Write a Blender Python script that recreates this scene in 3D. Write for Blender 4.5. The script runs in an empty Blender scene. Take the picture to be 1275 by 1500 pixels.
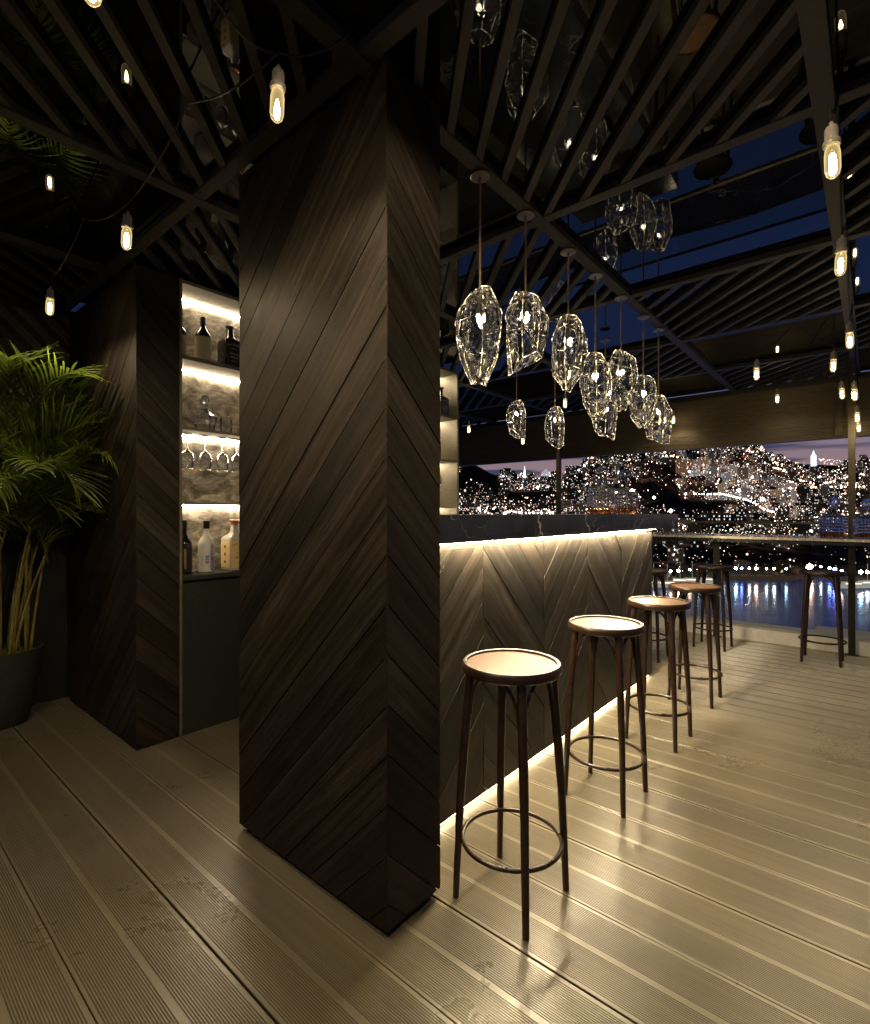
import bpy, bmesh, math, random
from mathutils import Vector, Matrix
from mathutils import noise as mnoise

S = bpy.context.scene
COL = S.collection
R = math.radians
random.seed(7)

# ------------------------------------------------------------------ objects
def tag(o, label=None, cat=None, group=None, kind=None):
    if label: o['label'] = label
    if cat: o['category'] = cat
    if group: o['group'] = group
    if kind: o['kind'] = kind
    return o

def thing(name, label, cat, loc=(0, 0, 0), rz=0.0, group=None):
    o = bpy.data.objects.new(name, None)
    o.empty_display_size = 0.1
    COL.objects.link(o)
    o.location = loc
    o.rotation_euler = (0, 0, rz)
    return tag(o, label, cat, group)

def obj(name, bm, mat, parent=None, smooth=False, loc=None):
    me = bpy.data.meshes.new(name)
    bm.to_mesh(me)
    bm.free()
    mats = mat if isinstance(mat, (list, tuple)) else [mat]
    for m in mats:
        me.materials.append(m)
    if smooth:
        me.polygons.foreach_set('use_smooth', [True] * len(me.polygons))
        if smooth != 'all':
            try:
                me.set_sharp_from_angle(angle=R(38))
            except Exception:
                pass
    o = bpy.data.objects.new(name, me)
    COL.objects.link(o)
    if parent is not None:
        o.parent = parent
    if loc is not None:
        o.location = loc
    return o

def kids(o):
    return [c for c in COL.objects if c.parent == o]

def copy_tree(o, parent=None):
    c = o.copy()
    COL.objects.link(c)
    if parent is not None:
        c.parent = parent
    for ch in kids(o):
        copy_tree(ch, c)
    return c

# ------------------------------------------------------------------ mesh bits
def NB():
    return bmesh.new()

def box(bm, x0, x1, y0, y1, z0, z1, bevel=0.0, mi=0):
    if bevel > 0:
        b = bmesh.new()
        _box(b, x0, x1, y0, y1, z0, z1)
        bmesh.ops.bevel(b, geom=list(b.edges), offset=bevel, segments=2, affect='EDGES', clamp_overlap=True)
        for f in b.faces: f.material_index = mi
        me = bpy.data.meshes.new('t'); b.to_mesh(me); b.free()
        n0 = len(bm.faces)
        bm.from_mesh(me)
        bpy.data.meshes.remove(me)
        return
    _box(bm, x0, x1, y0, y1, z0, z1, mi)

def _box(bm, x0, x1, y0, y1, z0, z1, mi=0):
    v = [bm.verts.new(p) for p in ((x0, y0, z0), (x1, y0, z0), (x1, y1, z0), (x0, y1, z0),
                                   (x0, y0, z1), (x1, y0, z1), (x1, y1, z1), (x0, y1, z1))]
    for q in ((0, 3, 2, 1), (4, 5, 6, 7), (0, 1, 5, 4), (1, 2, 6, 5), (2, 3, 7, 6), (3, 0, 4, 7)):
        f = bm.faces.new([v[i] for i in q]); f.material_index = mi

def lathe(bm, prof, n=32, c=(0, 0, 0), cap0=True, cap1=True, mi=0, a0=0.0, sx=1.0, sy=1.0):
    rings = []
    for r, z in prof:
        rings.append([bm.verts.new((c[0] + sx * r * math.cos(a0 + 2 * math.pi * i / n),
                                    c[1] + sy * r * math.sin(a0 + 2 * math.pi * i / n), c[2] + z)) for i in range(n)])
    for a, b in zip(rings, rings[1:]):
        for i in range(n):
            j = (i + 1) % n
            f = bm.faces.new((a[i], a[j], b[j], b[i])); f.material_index = mi
    if cap0:
        f = bm.faces.new(rings[0][::-1]); f.material_index = mi
    if cap1:
        f = bm.faces.new(rings[-1]); f.material_index = mi
    return rings

def tube(bm, pts, radii, n=10, closed=False, caps=True):
    pts = [Vector(p) for p in pts]
    if not isinstance(radii, (list, tuple)):
        radii = [radii] * len(pts)
    rings = []
    m = len(pts)
    prev = None
    for k in range(m):
        if closed:
            t = (pts[(k + 1) % m] - pts[(k - 1) % m]).normalized()
        else:
            t = (pts[min(k + 1, m - 1)] - pts[max(k - 1, 0)]).normalized()
        if prev is None:
            ref = Vector((0, 0, 1)) if abs(t.z) < 0.9 else Vector((1, 0, 0))
            u = t.cross(ref).normalized()
        else:
            u = (prev - t * prev.dot(t)).normalized()
        prev = u
        w = t.cross(u)
        rings.append([bm.verts.new(pts[k] + (u * math.cos(2 * math.pi * i / n) + w * math.sin(2 * math.pi * i / n)) * radii[k])
                      for i in range(n)])
    for k in range(m if closed else m - 1):
        a, b = rings[k], rings[(k + 1) % m]
        for i in range(n):
            j = (i + 1) % n
            bm.faces.new((a[i], a[j], b[j], b[i]))
    if caps and not closed:
        bm.faces.new(rings[0][::-1]); bm.faces.new(rings[-1])

def clip(poly, a, b, c):
    """keep the part of a 2D polygon where a*x+b*y+c >= 0"""
    out = []
    for i in range(len(poly)):
        p, q = poly[i], poly[(i + 1) % len(poly)]
        dp = a * p[0] + b * p[1] + c
        dq = a * q[0] + b * q[1] + c
        if dp >= 0: out.append(p)
        if (dp > 0 > dq) or (dp < 0 < dq):
            t = dp / (dp - dq)
            out.append((p[0] + (q[0] - p[0]) * t, p[1] + (q[1] - p[1]) * t))
    return out

def planks(bm, O, U, V, N, cols, h, pitch, gap, th, rng, cham=0.0015, tone=(0.80, 1.18), z0=0.0):
    """diagonal planks at 45 degrees filling columns (u0,u1,sign,phase) of a wall, as solid chamfered boards"""
    O, U, V, N = Vector(O), Vector(U), Vector(V), Vector(N)
    uvl = bm.loops.layers.uv.get('UVMap') or bm.loops.layers.uv.new('UVMap')
    cl = bm.loops.layers.color.get('tone') or bm.loops.layers.color.new('tone')
    flip = U.cross(V).dot(N) < 0
    for (u0, u1, sg, ph) in cols:
        k0 = int(math.floor((z0 - (u1 - u0) - h) / pitch)) - 2
        k1 = int(math.ceil((h + (u1 - u0)) / pitch)) + 2
        for k in range(k0, k1):
            c0 = ph + k * pitch + gap * 0.7
            c1 = ph + (k + 1) * pitch - gap * 0.7
            g = 0.0012
            poly = [(u0 + g, z0), (u1 - g, z0), (u1 - g, h), (u0 + g, h)]
            # v - sg*(u-u0) between c0 and c1
            poly = clip(poly, -sg, 1, sg * u0 - c0)
            if len(poly) >= 3: poly = clip(poly, sg, -1, -sg * u0 + c1)
            if len(poly) < 3: continue
            # drop duplicate corners
            pp = []
            for p in poly:
                if not pp or (abs(p[0] - pp[-1][0]) + abs(p[1] - pp[-1][1])) > 1e-4: pp.append(p)
            if len(pp) > 2 and abs(pp[0][0] - pp[-1][0]) + abs(pp[0][1] - pp[-1][1]) < 1e-4: pp.pop()
            if len(pp) < 3: continue
            area = sum(pp[i][0] * pp[(i + 1) % len(pp)][1] - pp[(i + 1) % len(pp)][0] * pp[i][1] for i in range(len(pp))) / 2
            if abs(area) < 2e-4: continue
            ctr = (sum(p[0] for p in pp) / len(pp), sum(p[1] for p in pp) / len(pp))
            off = (rng.uniform(0, 40), rng.uniform(0, 40))
            t = rng.uniform(*tone)
            col = (t / 2, rng.random(), rng.random(), 1)
            dth = rng.uniform(-0.0012, 0.0012)
            def mk(p, d, s):
                q = (ctr[0] + (p[0] - ctr[0]) * s, ctr[1] + (p[1] - ctr[1]) * s)
                return bm.verts.new(O + U * q[0] + V * q[1] + N * d)
            size = math.sqrt(abs(area))
            s_in = max(0.9, 1 - cham * 1.6 / size)
            a = [mk(p, 0, 1) for p in pp]
            b = [mk(p, th + dth - cham, 1) for p in pp]
            c = [mk(p, th + dth, s_in) for p in pp]
            fs = []
            n = len(pp)
            for r0, r1 in ((a, b), (b, c)):
                for i in range(n):
                    j = (i + 1) % n
                    fs.append(bm.faces.new((r0[i], r0[j], r1[j], r1[i])))
            fs.append(bm.faces.new(c))
            s2 = math.sqrt(0.5)
            for f in fs:
                if flip: f.normal_flip()
                for lp in f.loops:
                    d = lp.vert.co - O
                    uu, vv = d.dot(U), d.dot(V)
                    lp[uvl].uv = ((uu + sg * vv) * s2 + off[0], (vv - sg * uu) * s2 + off[1])
                    lp[cl] = col

# ------------------------------------------------------------------ materials
class NT:
    def __init__(s, name):
        s.m = bpy.data.materials.new(name)
        s.m.use_nodes = True
        s.t = s.m.node_tree
        s.t.nodes.clear()
        s.out = s.n('ShaderNodeOutputMaterial')
    def n(s, t, **k):
        nd = s.t.nodes.new(t)
        for a, b in k.items(): setattr(nd, a, b)
        return nd
    def l(s, a, b): s.t.links.new(a, b)
    def val(s, sock, v):
        if hasattr(v, 'is_linked') or isinstance(v, bpy.types.NodeSocket): s.l(v, sock)
        else: sock.default_value = v
    def math(s, op, a, b=0.0, clampv=False):
        nd = s.n('ShaderNodeMath', operation=op); nd.use_clamp = clampv
        s.val(nd.inputs[0], a); s.val(nd.inputs[1], b)
        return nd.outputs[0]
    def ramp(s, fac, stops, interp='LINEAR'):
        nd = s.n('ShaderNodeValToRGB')
        cr = nd.color_ramp; cr.interpolation = interp
        while len(cr.elements) < len(stops): cr.elements.new(0.5)
        for e, (p, c) in zip(cr.elements, stops):
            e.position = p
            e.color = (c, c, c, 1) if not isinstance(c, (tuple, list)) else (*c[:3], 1)
        s.l(fac, nd.inputs[0])
        return nd.outputs[0]
    def noise(s, vec, scale, detail=4, rough=0.55, dist=0.0):
        nd = s.n('ShaderNodeTexNoise')
        nd.inputs['Scale'].default_value = scale
        nd.inputs['Detail'].default_value = detail
        nd.inputs['Roughness'].default_value = rough
        nd.inputs['Distortion'].default_value = dist
        if vec is not None: s.l(vec, nd.inputs['Vector'])
        return nd.outputs[0]
    def mapping(s, vec, scale=(1, 1, 1), rot=(0, 0, 0), loc=(0, 0, 0)):
        nd = s.n('ShaderNodeMapping')
        nd.inputs['Scale'].default_value = scale
        nd.inputs['Rotation'].default_value = rot
        nd.inputs['Location'].default_value = loc
        s.l(vec, nd.inputs[0])
        return nd.outputs[0]
    def mix(s, fac, a, b, mode='MIX'):
        nd = s.n('ShaderNodeMix', data_type='RGBA', blend_type=mode)
        s.val(nd.inputs[0], fac)
        for sk, v in ((nd.inputs[6], a), (nd.inputs[7], b)):
            if isinstance(v, (tuple, list)): sk.default_value = (*v[:3], 1)
            else: s.l(v, sk)
        return nd.outputs[2]
    def bump(s, h, strength=0.3, dist=0.002, normal=None):
        nd = s.n('ShaderNodeBump')
        nd.inputs['Strength'].default_value = strength
        nd.inputs['Distance'].default_value = dist
        s.l(h, nd.inputs['Height'])
        if normal is not None: s.l(normal, nd.inputs['Normal'])
        return nd.outputs[0]
    def pbr(s, color, rough=0.5, metal=0.0, normal=None, spec=0.5, **kw):
        p = s.n('ShaderNodeBsdfPrincipled')
        if isinstance(color, (tuple, list)): p.inputs['Base Color'].default_value = (*color[:3], 1)
        else: s.l(color, p.inputs['Base Color'])
        s.val(p.inputs['Roughness'], rough)
        s.val(p.inputs['Metallic'], metal)
        p.inputs['Specular IOR Level'].default_value = spec
        if normal is not None: s.l(normal, p.inputs['Normal'])
        for k, v in kw.items(): s.val(p.inputs[k.replace('_', ' ')], v)
        s.l(p.outputs[0], s.out.inputs[0])
        return p
    def co(s, which='Object'):
        return s.n('ShaderNodeTexCoord').outputs[which]

def m_wood(name, dark, light, rough=0.42, bump=0.35, scale=1.0, contrast=1.0):
    N = NT(name)
    uv = N.co('UV')
    tone = N.n('ShaderNodeVertexColor', layer_name='tone')
    sep = N.n('ShaderNodeSeparateColor'); N.l(tone.outputs[0], sep.inputs[0])
    warp = N.noise(N.mapping(uv, (1.6 * scale, 5 * scale, 1)), 1.0, 3, 0.5)
    base = N.mapping(uv, (1.3 * scale, 46 * scale, 1))
    add = N.n('ShaderNodeVectorMath', operation='ADD')
    sc = N.n('ShaderNodeVectorMath', operation='SCALE'); sc.inputs[3].default_value = 2.2
    N.l(warp, sc.inputs[0]); N.l(base, add.inputs[0]); N.l(sc.outputs[0], add.inputs[1])
    g1 = N.noise(add.outputs[0], 1.0, 6, 0.62, 0.3)
    g2 = N.noise(N.mapping(uv, (9 * scale, 260 * scale, 1)), 1.0, 5, 0.7)
    g3 = N.noise(N.mapping(uv, (2.0, 3.0, 1)), 1.0, 2, 0.5)
    c = N.ramp(g1, [(0.33, dark), (0.5, tuple((a * 0.6 + b * 0.4) for a, b in zip(dark, light))), (0.67, light)])
    pores = N.ramp(g2, [(0.34, 0.35), (0.52, 1.0)])
    c = N.mix(0.75, c, pores, 'MULTIPLY')
    t2 = N.math('MULTIPLY', sep.outputs[0], 2.0)
    t3 = N.math('MULTIPLY', t2, N.ramp(g3, [(0.3, 0.72), (0.7, 1.2)]))
    comb = N.n('ShaderNodeCombineColor')
    for i in range(3): N.l(t3, comb.inputs[i])
    c = N.mix(1.0, c, comb.outputs[0], 'MULTIPLY')
    hs = N.n('ShaderNodeHueSaturation')
    N.l(c, hs.inputs['Color'])
    N.l(N.math('ADD', N.math('MULTIPLY', sep.outputs[1], 0.02), 0.49), hs.inputs['Hue'])
    N.l(N.math('ADD', N.math('MULTIPLY', sep.outputs[2], 0.3), 0.65), hs.inputs['Saturation'])
    hgt = N.math('ADD', N.math('MULTIPLY', g1, 0.5), pores)
    rr = N.math('ADD', N.math('MULTIPLY', g1, 0.25), rough - 0.12)
    N.pbr(hs.outputs[0], rr, normal=N.bump(hgt, bump, 0.0012), spec=0.16)
    return N.m

def m_plain(name, col, rough=0.5, metal=0.0, nscale=30, namp=0.25, bump=0.1, spec=0.5, bd=0.001, **kw):
    N = NT(name)
    g = N.noise(N.co(), nscale, 5, 0.6)
    lo = tuple(c * (1 - namp) for c in col); hi = tuple(min(1, c * (1 + namp)) for c in col)
    c = N.ramp(g, [(0.3, lo), (0.7, hi)])
    N.pbr(c, N.math('ADD', N.math('MULTIPLY', g, 0.2), rough - 0.1), metal, normal=N.bump(g, bump, bd), spec=spec, **kw)
    return N.m

def m_emit(name, col, strength, sampling=None):
    N = NT(name)
    e = N.n('ShaderNodeEmission')
    e.inputs[0].default_value = (*col, 1); e.inputs[1].default_value = strength
    N.l(e.outputs[0], N.out.inputs[0])
    if sampling:
        N.m.cycles.emission_sampling = sampling
    return N.m

WARM = (1.0, 0.70, 0.36)
M = {}
M['pillar_wood'] = m_wood('walnut_planks', (0.028, 0.0195, 0.0115), (0.090, 0.058, 0.033), 0.55, 0.8)
M['bar_wood'] = m_wood('bar_planks', (0.028, 0.023, 0.0165), (0.086, 0.069, 0.049), 0.42, 0.35, 0.8)
M['wall_wood'] = m_wood('wall_slats', (0.14, 0.10, 0.072), (0.36, 0.26, 0.20), 0.5, 0.3)
M['black'] = m_plain('black_lacquer', (0.006, 0.0062, 0.006), 0.45, nscale=12)
M['cabinet'] = m_plain('green_black_panel', (0.027, 0.030, 0.025), 0.42, nscale=60, bump=0.12)
M['beam'] = m_plain('dark_stained_beam', (0.026, 0.0245, 0.0205), 0.62, nscale=90, namp=0.35, bump=0.5, bd=0.002)
M['metal_dark'] = m_plain('dark_bronze_metal', (0.05, 0.043, 0.034), 0.35, 0.8, nscale=40)
M['canopy'] = m_plain('brushed_steel', (0.35, 0.31, 0.25), 0.32, 1.0, nscale=80)
M['glare'] = m_plain('pale_glare_strip', (0.62, 0.56, 0.44), 0.25, 0.6, nscale=40)
M['cord'] = m_plain('braided_brown_cord', (0.36, 0.27, 0.17), 0.6, 0.2, nscale=300, namp=0.5)
M['wire'] = m_plain('black_rubber_wire', (0.01, 0.01, 0.009), 0.5)
M['ceramic'] = m_plain('grey_porcelain', (0.35, 0.32, 0.28), 0.35, nscale=50)
M['stool'] = m_plain('dark_bentwood', (0.022, 0.011, 0.006), 0.30, nscale=25, namp=0.4, bump=0.15)
M['pot'] = m_plain('black_concrete', (0.016, 0.018, 0.016), 0.7, nscale=45, namp=0.5, bump=0.8, bd=0.004)
M['soil'] = m_plain('mossy_soil', (0.16, 0.14, 0.03), 0.9, nscale=70, namp=0.6, bump=1.0, bd=0.01)
M['curb'] = m_plain('pale_rendered_kerb', (0.80, 0.77, 0.70), 0.75, nscale=14, namp=0.12, bump=0.2)
M['foil'] = m_plain('black_cap', (0.012, 0.011, 0.010), 0.35)
M['cream_label'] = m_plain('cream_paper_label', (0.52, 0.45, 0.30), 0.65, nscale=60, namp=0.1)
M['honey_label'] = m_plain('honey_paper_label', (0.62, 0.45, 0.20), 0.6, nscale=60, namp=0.08)
M['black_label'] = m_plain('black_paper_label', (0.02, 0.02, 0.018), 0.5)
M['white_bottle'] = m_plain('frosted_white_glass', (0.52, 0.50, 0.46), 0.28, nscale=20, namp=0.06)
M['grey_bottle'] = m_plain('frosted_grey_glass', (0.42, 0.40, 0.35), 0.22, nscale=20, namp=0.1)
M['dark_glass'] = m_plain('dark_bottle_glass', (0.008, 0.007, 0.005), 0.08, nscale=20, spec=0.8)
M['ink_white'] = m_plain('pale_print', (0.55, 0.53, 0.48), 0.6)
M['ink_black'] = m_plain('black_print', (0.02, 0.016, 0.012), 0.6)
M['ink_purple'] = m_plain('purple_print', (0.08, 0.05, 0.35), 0.6)
M['gold'] = m_plain('gold_print', (0.5, 0.34, 0.1), 0.4, 0.6)
M['copper'] = m_plain('copper_stopper', (0.35, 0.14, 0.08), 0.3, 0.9)
M['filament'] = m_emit('glowing_filament', (1.0, 0.80, 0.46), 90.0)
M['pendant_bulb'] = m_emit('pendant_bulb_glow', (1.0, 0.80, 0.48), 1100.0)
M['led'] = m_emit('warm_led', (1.0, 0.80, 0.54), 125.0)
M['led_bar'] = m_emit('warm_led_under_counter', (1.0, 0.80, 0.50), 640.0)
M['led_floor'] = m_emit('warm_led_plinth', (1.0, 0.78, 0.48), 21.0)

def m_seat():
    N = NT('worn_seat_veneer')
    oc = N.co()
    g = N.noise(N.mapping(oc, (4, 40, 4), (0, 0, 0.6)), 1.0, 5, 0.6, 0.4)
    sp = N.noise(oc, 260, 4, 0.7)
    c = N.ramp(g, [(0.3, (0.060, 0.030, 0.013)), (0.7, (0.130, 0.070, 0.033))])
    c = N.mix(0.5, c, N.ramp(sp, [(0.35, 0.5), (0.6, 1.1)]), 'MULTIPLY')
    rr = N.math('ADD', N.math('MULTIPLY', sp, 0.35), 0.16)
    N.pbr(c, N.math('ADD', rr, 0.02), normal=N.bump(sp, 0.10, 0.001), spec=0.22)
    return N.m
M['seat'] = m_seat()

def m_deck():
    N = NT('grooved_composite_decking')
    oc = N.co()
    br = N.noise(N.mapping(oc, (0.25, 3.66, 1)), 1.0, 1, 0.5)
    g = N.noise(N.mapping(oc, (2.0, 60, 1)), 1.0, 5, 0.65)
    patch = N.noise(oc, 1.6, 6, 0.62, 0.4)
    blot = N.noise(oc, 60, 6, 0.75, 0.6)
    big = N.noise(N.mapping(oc, (1, 1, 1), loc=(3.1, 7.7, 0)), 2.4, 3, 0.5)
    c = N.ramp(g, [(0.3, (0.122, 0.104, 0.070)), (0.7, (0.168, 0.143, 0.097))])
    c = N.mix(0.35, c, N.ramp(br, [(0.38, 0.6), (0.62, 1.15)]), 'MULTIPLY')
    wear = N.math('MULTIPLY', N.ramp(blot, [(0.52, 0.0), (0.66, 1.0)]), N.ramp(big, [(0.58, 0.0), (0.70, 1.0)]))
    c = N.mix(N.math('MULTIPLY', wear, 0.06), c, (0.075, 0.055, 0.03))
    rr = N.math('ADD', N.math('MULTIPLY', patch, 0.16), 0.21)
    rr = N.math('ADD', rr, N.math('MULTIPLY', N.ramp(blot, [(0.46, 0.0), (0.62, 1.0)]), N.math('MULTIPLY', N.ramp(big, [(0.50, 0.03), (0.62, 1.0)]), 0.10)))
    fine = N.noise(oc, 420, 3, 0.6)
    h = N.math('ADD', N.math('MULTIPLY', blot, 0.4), N.math('MULTIPLY', fine, 0.5))
    N.pbr(c, rr, normal=N.bump(h, 0.10, 0.001), spec=1.0)
    return N.m
M['deck'] = m_deck()

M['groove'] = m_plain('dark_groove_shade', (0.050, 0.042, 0.028), 0.7)  # groove shade painted in as a darker base colour

def m_marble():
    N = NT('black_marble_white_veins')
    oc = N.co()
    w = N.noise(oc, 2.2, 5, 0.6)
    nd = N.n('ShaderNodeTexNoise'); nd.inputs['Scale'].default_value = 2.5; nd.inputs['Detail'].default_value = 5
    N.l(oc, nd.inputs[0])
    sc = N.n('ShaderNodeVectorMath', operation='SCALE'); sc.inputs[3].default_value = 0.9; N.l(nd.outputs[1], sc.inputs[0])
    ad = N.n('ShaderNodeVectorMath', operation='ADD'); N.l(oc, ad.inputs[0]); N.l(sc.outputs[0], ad.inputs[1])
    def veins(scale, width):
        v = N.n('ShaderNodeTexVoronoi', feature='DISTANCE_TO_EDGE'); v.inputs['Scale'].default_value = scale
        N.l(ad.outputs[0], v.inputs['Vector'])
        return N.ramp(v.outputs['Distance'], [(0.0, 1.0), (width, 0.25), (width * 2.2, 0.0)])
    m1 = N.math('MULTIPLY', veins(1.1, 0.005), N.ramp(w, [(0.50, 0.0), (0.60, 1.0)]))
    m2 = N.math('MULTIPLY', veins(3.5, 0.006), N.ramp(N.noise(oc, 3.1, 2), [(0.50, 0.0), (0.62, 0.4)]))
    v = N.math('MULTIPLY', N.math('MAXIMUM', m1, m2), 0.7)
    base = N.ramp(N.noise(oc, 7, 5), [(0.3, (0.007, 0.009, 0.012)), (0.7, (0.020, 0.024, 0.030))])
    c = N.mix(v, base, (0.40, 0.38, 0.33))
    N.pbr(c, 0.16, spec=0.55)
    return N.m
M['marble'] = m_marble()

def m_stone():
    N = NT('rough_travertine')
    oc = N.co()
    a = N.noise(N.mapping(oc, (1, 3.0, 5.5), (R(28), 0, 0)), 2.6, 8, 0.68, 0.8)
    b = N.noise(N.mapping(oc, (1, 1, 2)), 22, 8, 0.74, 0.9)
    c = N.ramp(a, [(0.36, (0.11, 0.098, 0.076)), (0.5, (0.32, 0.285, 0.23)), (0.64, (0.66, 0.61, 0.52))])
    c = N.mix(0.65, c, N.ramp(b, [(0.35, 0.35), (0.6, 1.15)]), 'MULTIPLY')
    N.pbr(c, 0.5, normal=N.bump(b, 0.4, 0.006))
    return N.m
M['stone'] = m_stone()

def m_shelf():
    N = NT('bronze_shelf_metal')
    g = N.noise(N.co(), 60, 4)
    N.pbr(N.ramp(g, [(0.3, (0.13, 0.12, 0.085)), (0.7, (0.19, 0.17, 0.125))]), 0.5, 0.2, normal=N.bump(g, 0.1, 0.001))
    return N.m
M['shelf'] = m_shelf()

def m_fascia():
    N = NT('stained_fascia_boards')
    oc = N.co()
    g = N.noise(N.mapping(oc, (3, 3, 45)), 1.0, 6, 0.68)
    f = N.noise(N.mapping(oc, (14, 14, 60)), 1.0, 5, 0.7)
    c = N.ramp(g, [(0.3, (0.060, 0.046, 0.027)), (0.7, (0.125, 0.098, 0.060))])
    c = N.mix(0.6, c, N.ramp(f, [(0.35, 0.5), (0.6, 1.1)]), 'MULTIPLY')
    N.pbr(c, 0.6, normal=N.bump(f, 0.5, 0.003))
    return N.m
M['fascia'] = m_fascia()

def m_mirror():
    N = NT('black_glass_ceiling')
    fr = N.n('ShaderNodeFresnel'); fr.inputs[0].default_value = 1.5
    gl = N.n('ShaderNodeBsdfGlossy'); gl.inputs['Color'].default_value = (0.92, 0.95, 1.0, 1); gl.inputs['Roughness'].default_value = 0.0
    df = N.n('ShaderNodeBsdfDiffuse'); df.inputs[0].default_value = (0.004, 0.004, 0.005, 1)
    mx = N.n('ShaderNodeMixShader')
    bz = N.bump(N.noise(N.co(), 0.9, 1), 0.02, 0.02)
    N.l(bz, gl.inputs['Normal'])
    N.l(fr.outputs[0], mx.inputs[0]); N.l(df.outputs[0], mx.inputs[1]); N.l(gl.outputs[0], mx.inputs[2])
    N.l(mx.outputs[0], N.out.inputs[0])
    return N.m
M['mirror'] = m_mirror()

def m_crystal(name, trans=0.45, tint=(1, 1, 1), ior=1.5):
    N = NT(name)
    g = N.n('ShaderNodeBsdfGlass'); g.inputs['Color'].default_value = (*tint, 1)
    g.inputs['Roughness'].default_value = 0.0; g.inputs['IOR'].default_value = ior
    t = N.n('ShaderNodeBsdfTransparent'); t.inputs[0].default_value = (*tint, 1)
    mx = N.n('ShaderNodeMixShader'); mx.inputs[0].default_value = trans
    N.l(g.outputs[0], mx.inputs[1]); N.l(t.outputs[0], mx.inputs[2]); N.l(mx.outputs[0], N.out.inputs[0])
    return N.m
M['crystal'] = m_crystal('thick_clear_crystal', 0.10, (0.97, 0.98, 1.0))

def m_thin(name, refl=1.25, tint=(0.97, 0.98, 0.98), glow=0.0):
    N = NT(name)
    fr = N.n('ShaderNodeFresnel'); fr.inputs[0].default_value = refl
    gl = N.n('ShaderNodeBsdfGlossy'); gl.inputs['Roughness'].default_value = 0.02
    t = N.n('ShaderNodeBsdfTransparent'); t.inputs[0].default_value = (*tint, 1)
    mx = N.n('ShaderNodeMixShader')
    N.l(fr.outputs[0], mx.inputs[0]); N.l(t.outputs[0], mx.inputs[1]); N.l(gl.outputs[0], mx.inputs[2])
    last = mx.outputs[0]
    if glow:
        lw = N.n('ShaderNodeLayerWeight'); lw.inputs[0].default_value = 0.35
        em = N.n('ShaderNodeEmission'); em.inputs[0].default_value = (1.0, 0.74, 0.30, 1)
        N.l(N.math('ADD', N.math('MULTIPLY', lw.outputs['Facing'], glow * 3.0), glow * 0.5), em.inputs[1])
        ad = N.n('ShaderNodeAddShader'); N.l(last, ad.inputs[0]); N.l(em.outputs[0], ad.inputs[1]); last = ad.outputs[0]
        N.m.cycles.emission_sampling = 'NONE'
    N.l(last, N.out.inputs[0])
    return N.m
M['thin_glass'] = m_thin('thin_clear_glass', 1.45)
M['bulb_glass'] = m_thin('amber_bulb_glass', 1.6, (1.0, 0.90, 0.68), 0.42)
M['rail_glass'] = m_thin('smoked_balustrade_glass', 1.3, (0.86, 0.88, 0.86))
def m_edge_glow():
    N = NT('glass_edge_painted_glow')
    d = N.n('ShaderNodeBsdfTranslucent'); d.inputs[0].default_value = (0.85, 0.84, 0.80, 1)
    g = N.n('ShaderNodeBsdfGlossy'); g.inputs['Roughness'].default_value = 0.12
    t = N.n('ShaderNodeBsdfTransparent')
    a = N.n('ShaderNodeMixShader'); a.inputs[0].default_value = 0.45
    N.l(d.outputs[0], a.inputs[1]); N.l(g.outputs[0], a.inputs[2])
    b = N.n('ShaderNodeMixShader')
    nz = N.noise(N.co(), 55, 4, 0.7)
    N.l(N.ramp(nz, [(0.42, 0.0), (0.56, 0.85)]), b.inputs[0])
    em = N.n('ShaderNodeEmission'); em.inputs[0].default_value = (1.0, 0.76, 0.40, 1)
    N.l(N.ramp(N.noise(N.mapping(N.co(), loc=(3, 1, 7)), 38, 4, 0.75), [(0.50, 0.05), (0.62, 6.5)]), em.inputs[1])  # bulb light painted onto the edges as patchy warm emission
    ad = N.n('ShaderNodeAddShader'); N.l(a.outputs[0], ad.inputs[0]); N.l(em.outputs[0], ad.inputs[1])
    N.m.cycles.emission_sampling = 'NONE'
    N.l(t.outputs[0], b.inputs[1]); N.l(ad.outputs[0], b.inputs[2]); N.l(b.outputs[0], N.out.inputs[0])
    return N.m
M['edge'] = m_edge_glow()
M['amber'] = m_thin('amber_spirit', 1.3, (0.85, 0.52, 0.12))

def m_leaf():
    N = NT('palm_leaf')
    g = N.noise(N.co(), 5, 3)
    c = N.ramp(g, [(0.42, (0.016, 0.028, 0.004)), (0.60, (0.115, 0.145, 0.018))])
    p = N.pbr(c, 0.38, spec=0.5)
    tr = N.n('ShaderNodeBsdfTranslucent'); tr.inputs[0].default_value = (0.16, 0.24, 0.03, 1)
    mx = N.n('ShaderNodeMixShader'); mx.inputs[0].default_value = 0.25
    N.l(p.outputs[0], mx.inputs[1]); N.l(tr.outputs[0], mx.inputs[2]); N.l(mx.outputs[0], N.out.inputs[0])
    return N.m
M['leaf'] = m_leaf()
M['stem'] = m_plain('palm_cane', (0.20, 0.16, 0.035), 0.5, nscale=30, namp=0.35)

# ------------------------------------------------------------------ camera
CAM_YAW = 40.25
cam = bpy.data.cameras.new('camera')
cam.sensor_fit = 'HORIZONTAL'
cam.sensor_width = 36
cam.lens = 36 * 759.0 / 1275.0
cam.shift_y = 0.0016
cam.clip_start = 0.05
cam.clip_end = 20000
co = bpy.data.objects.new('camera', cam)
COL.objects.link(co)
co.location = (0, 0, 1.2)
co.rotation_euler = (R(90), 0, R(CAM_YAW))
S.camera = co

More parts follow.
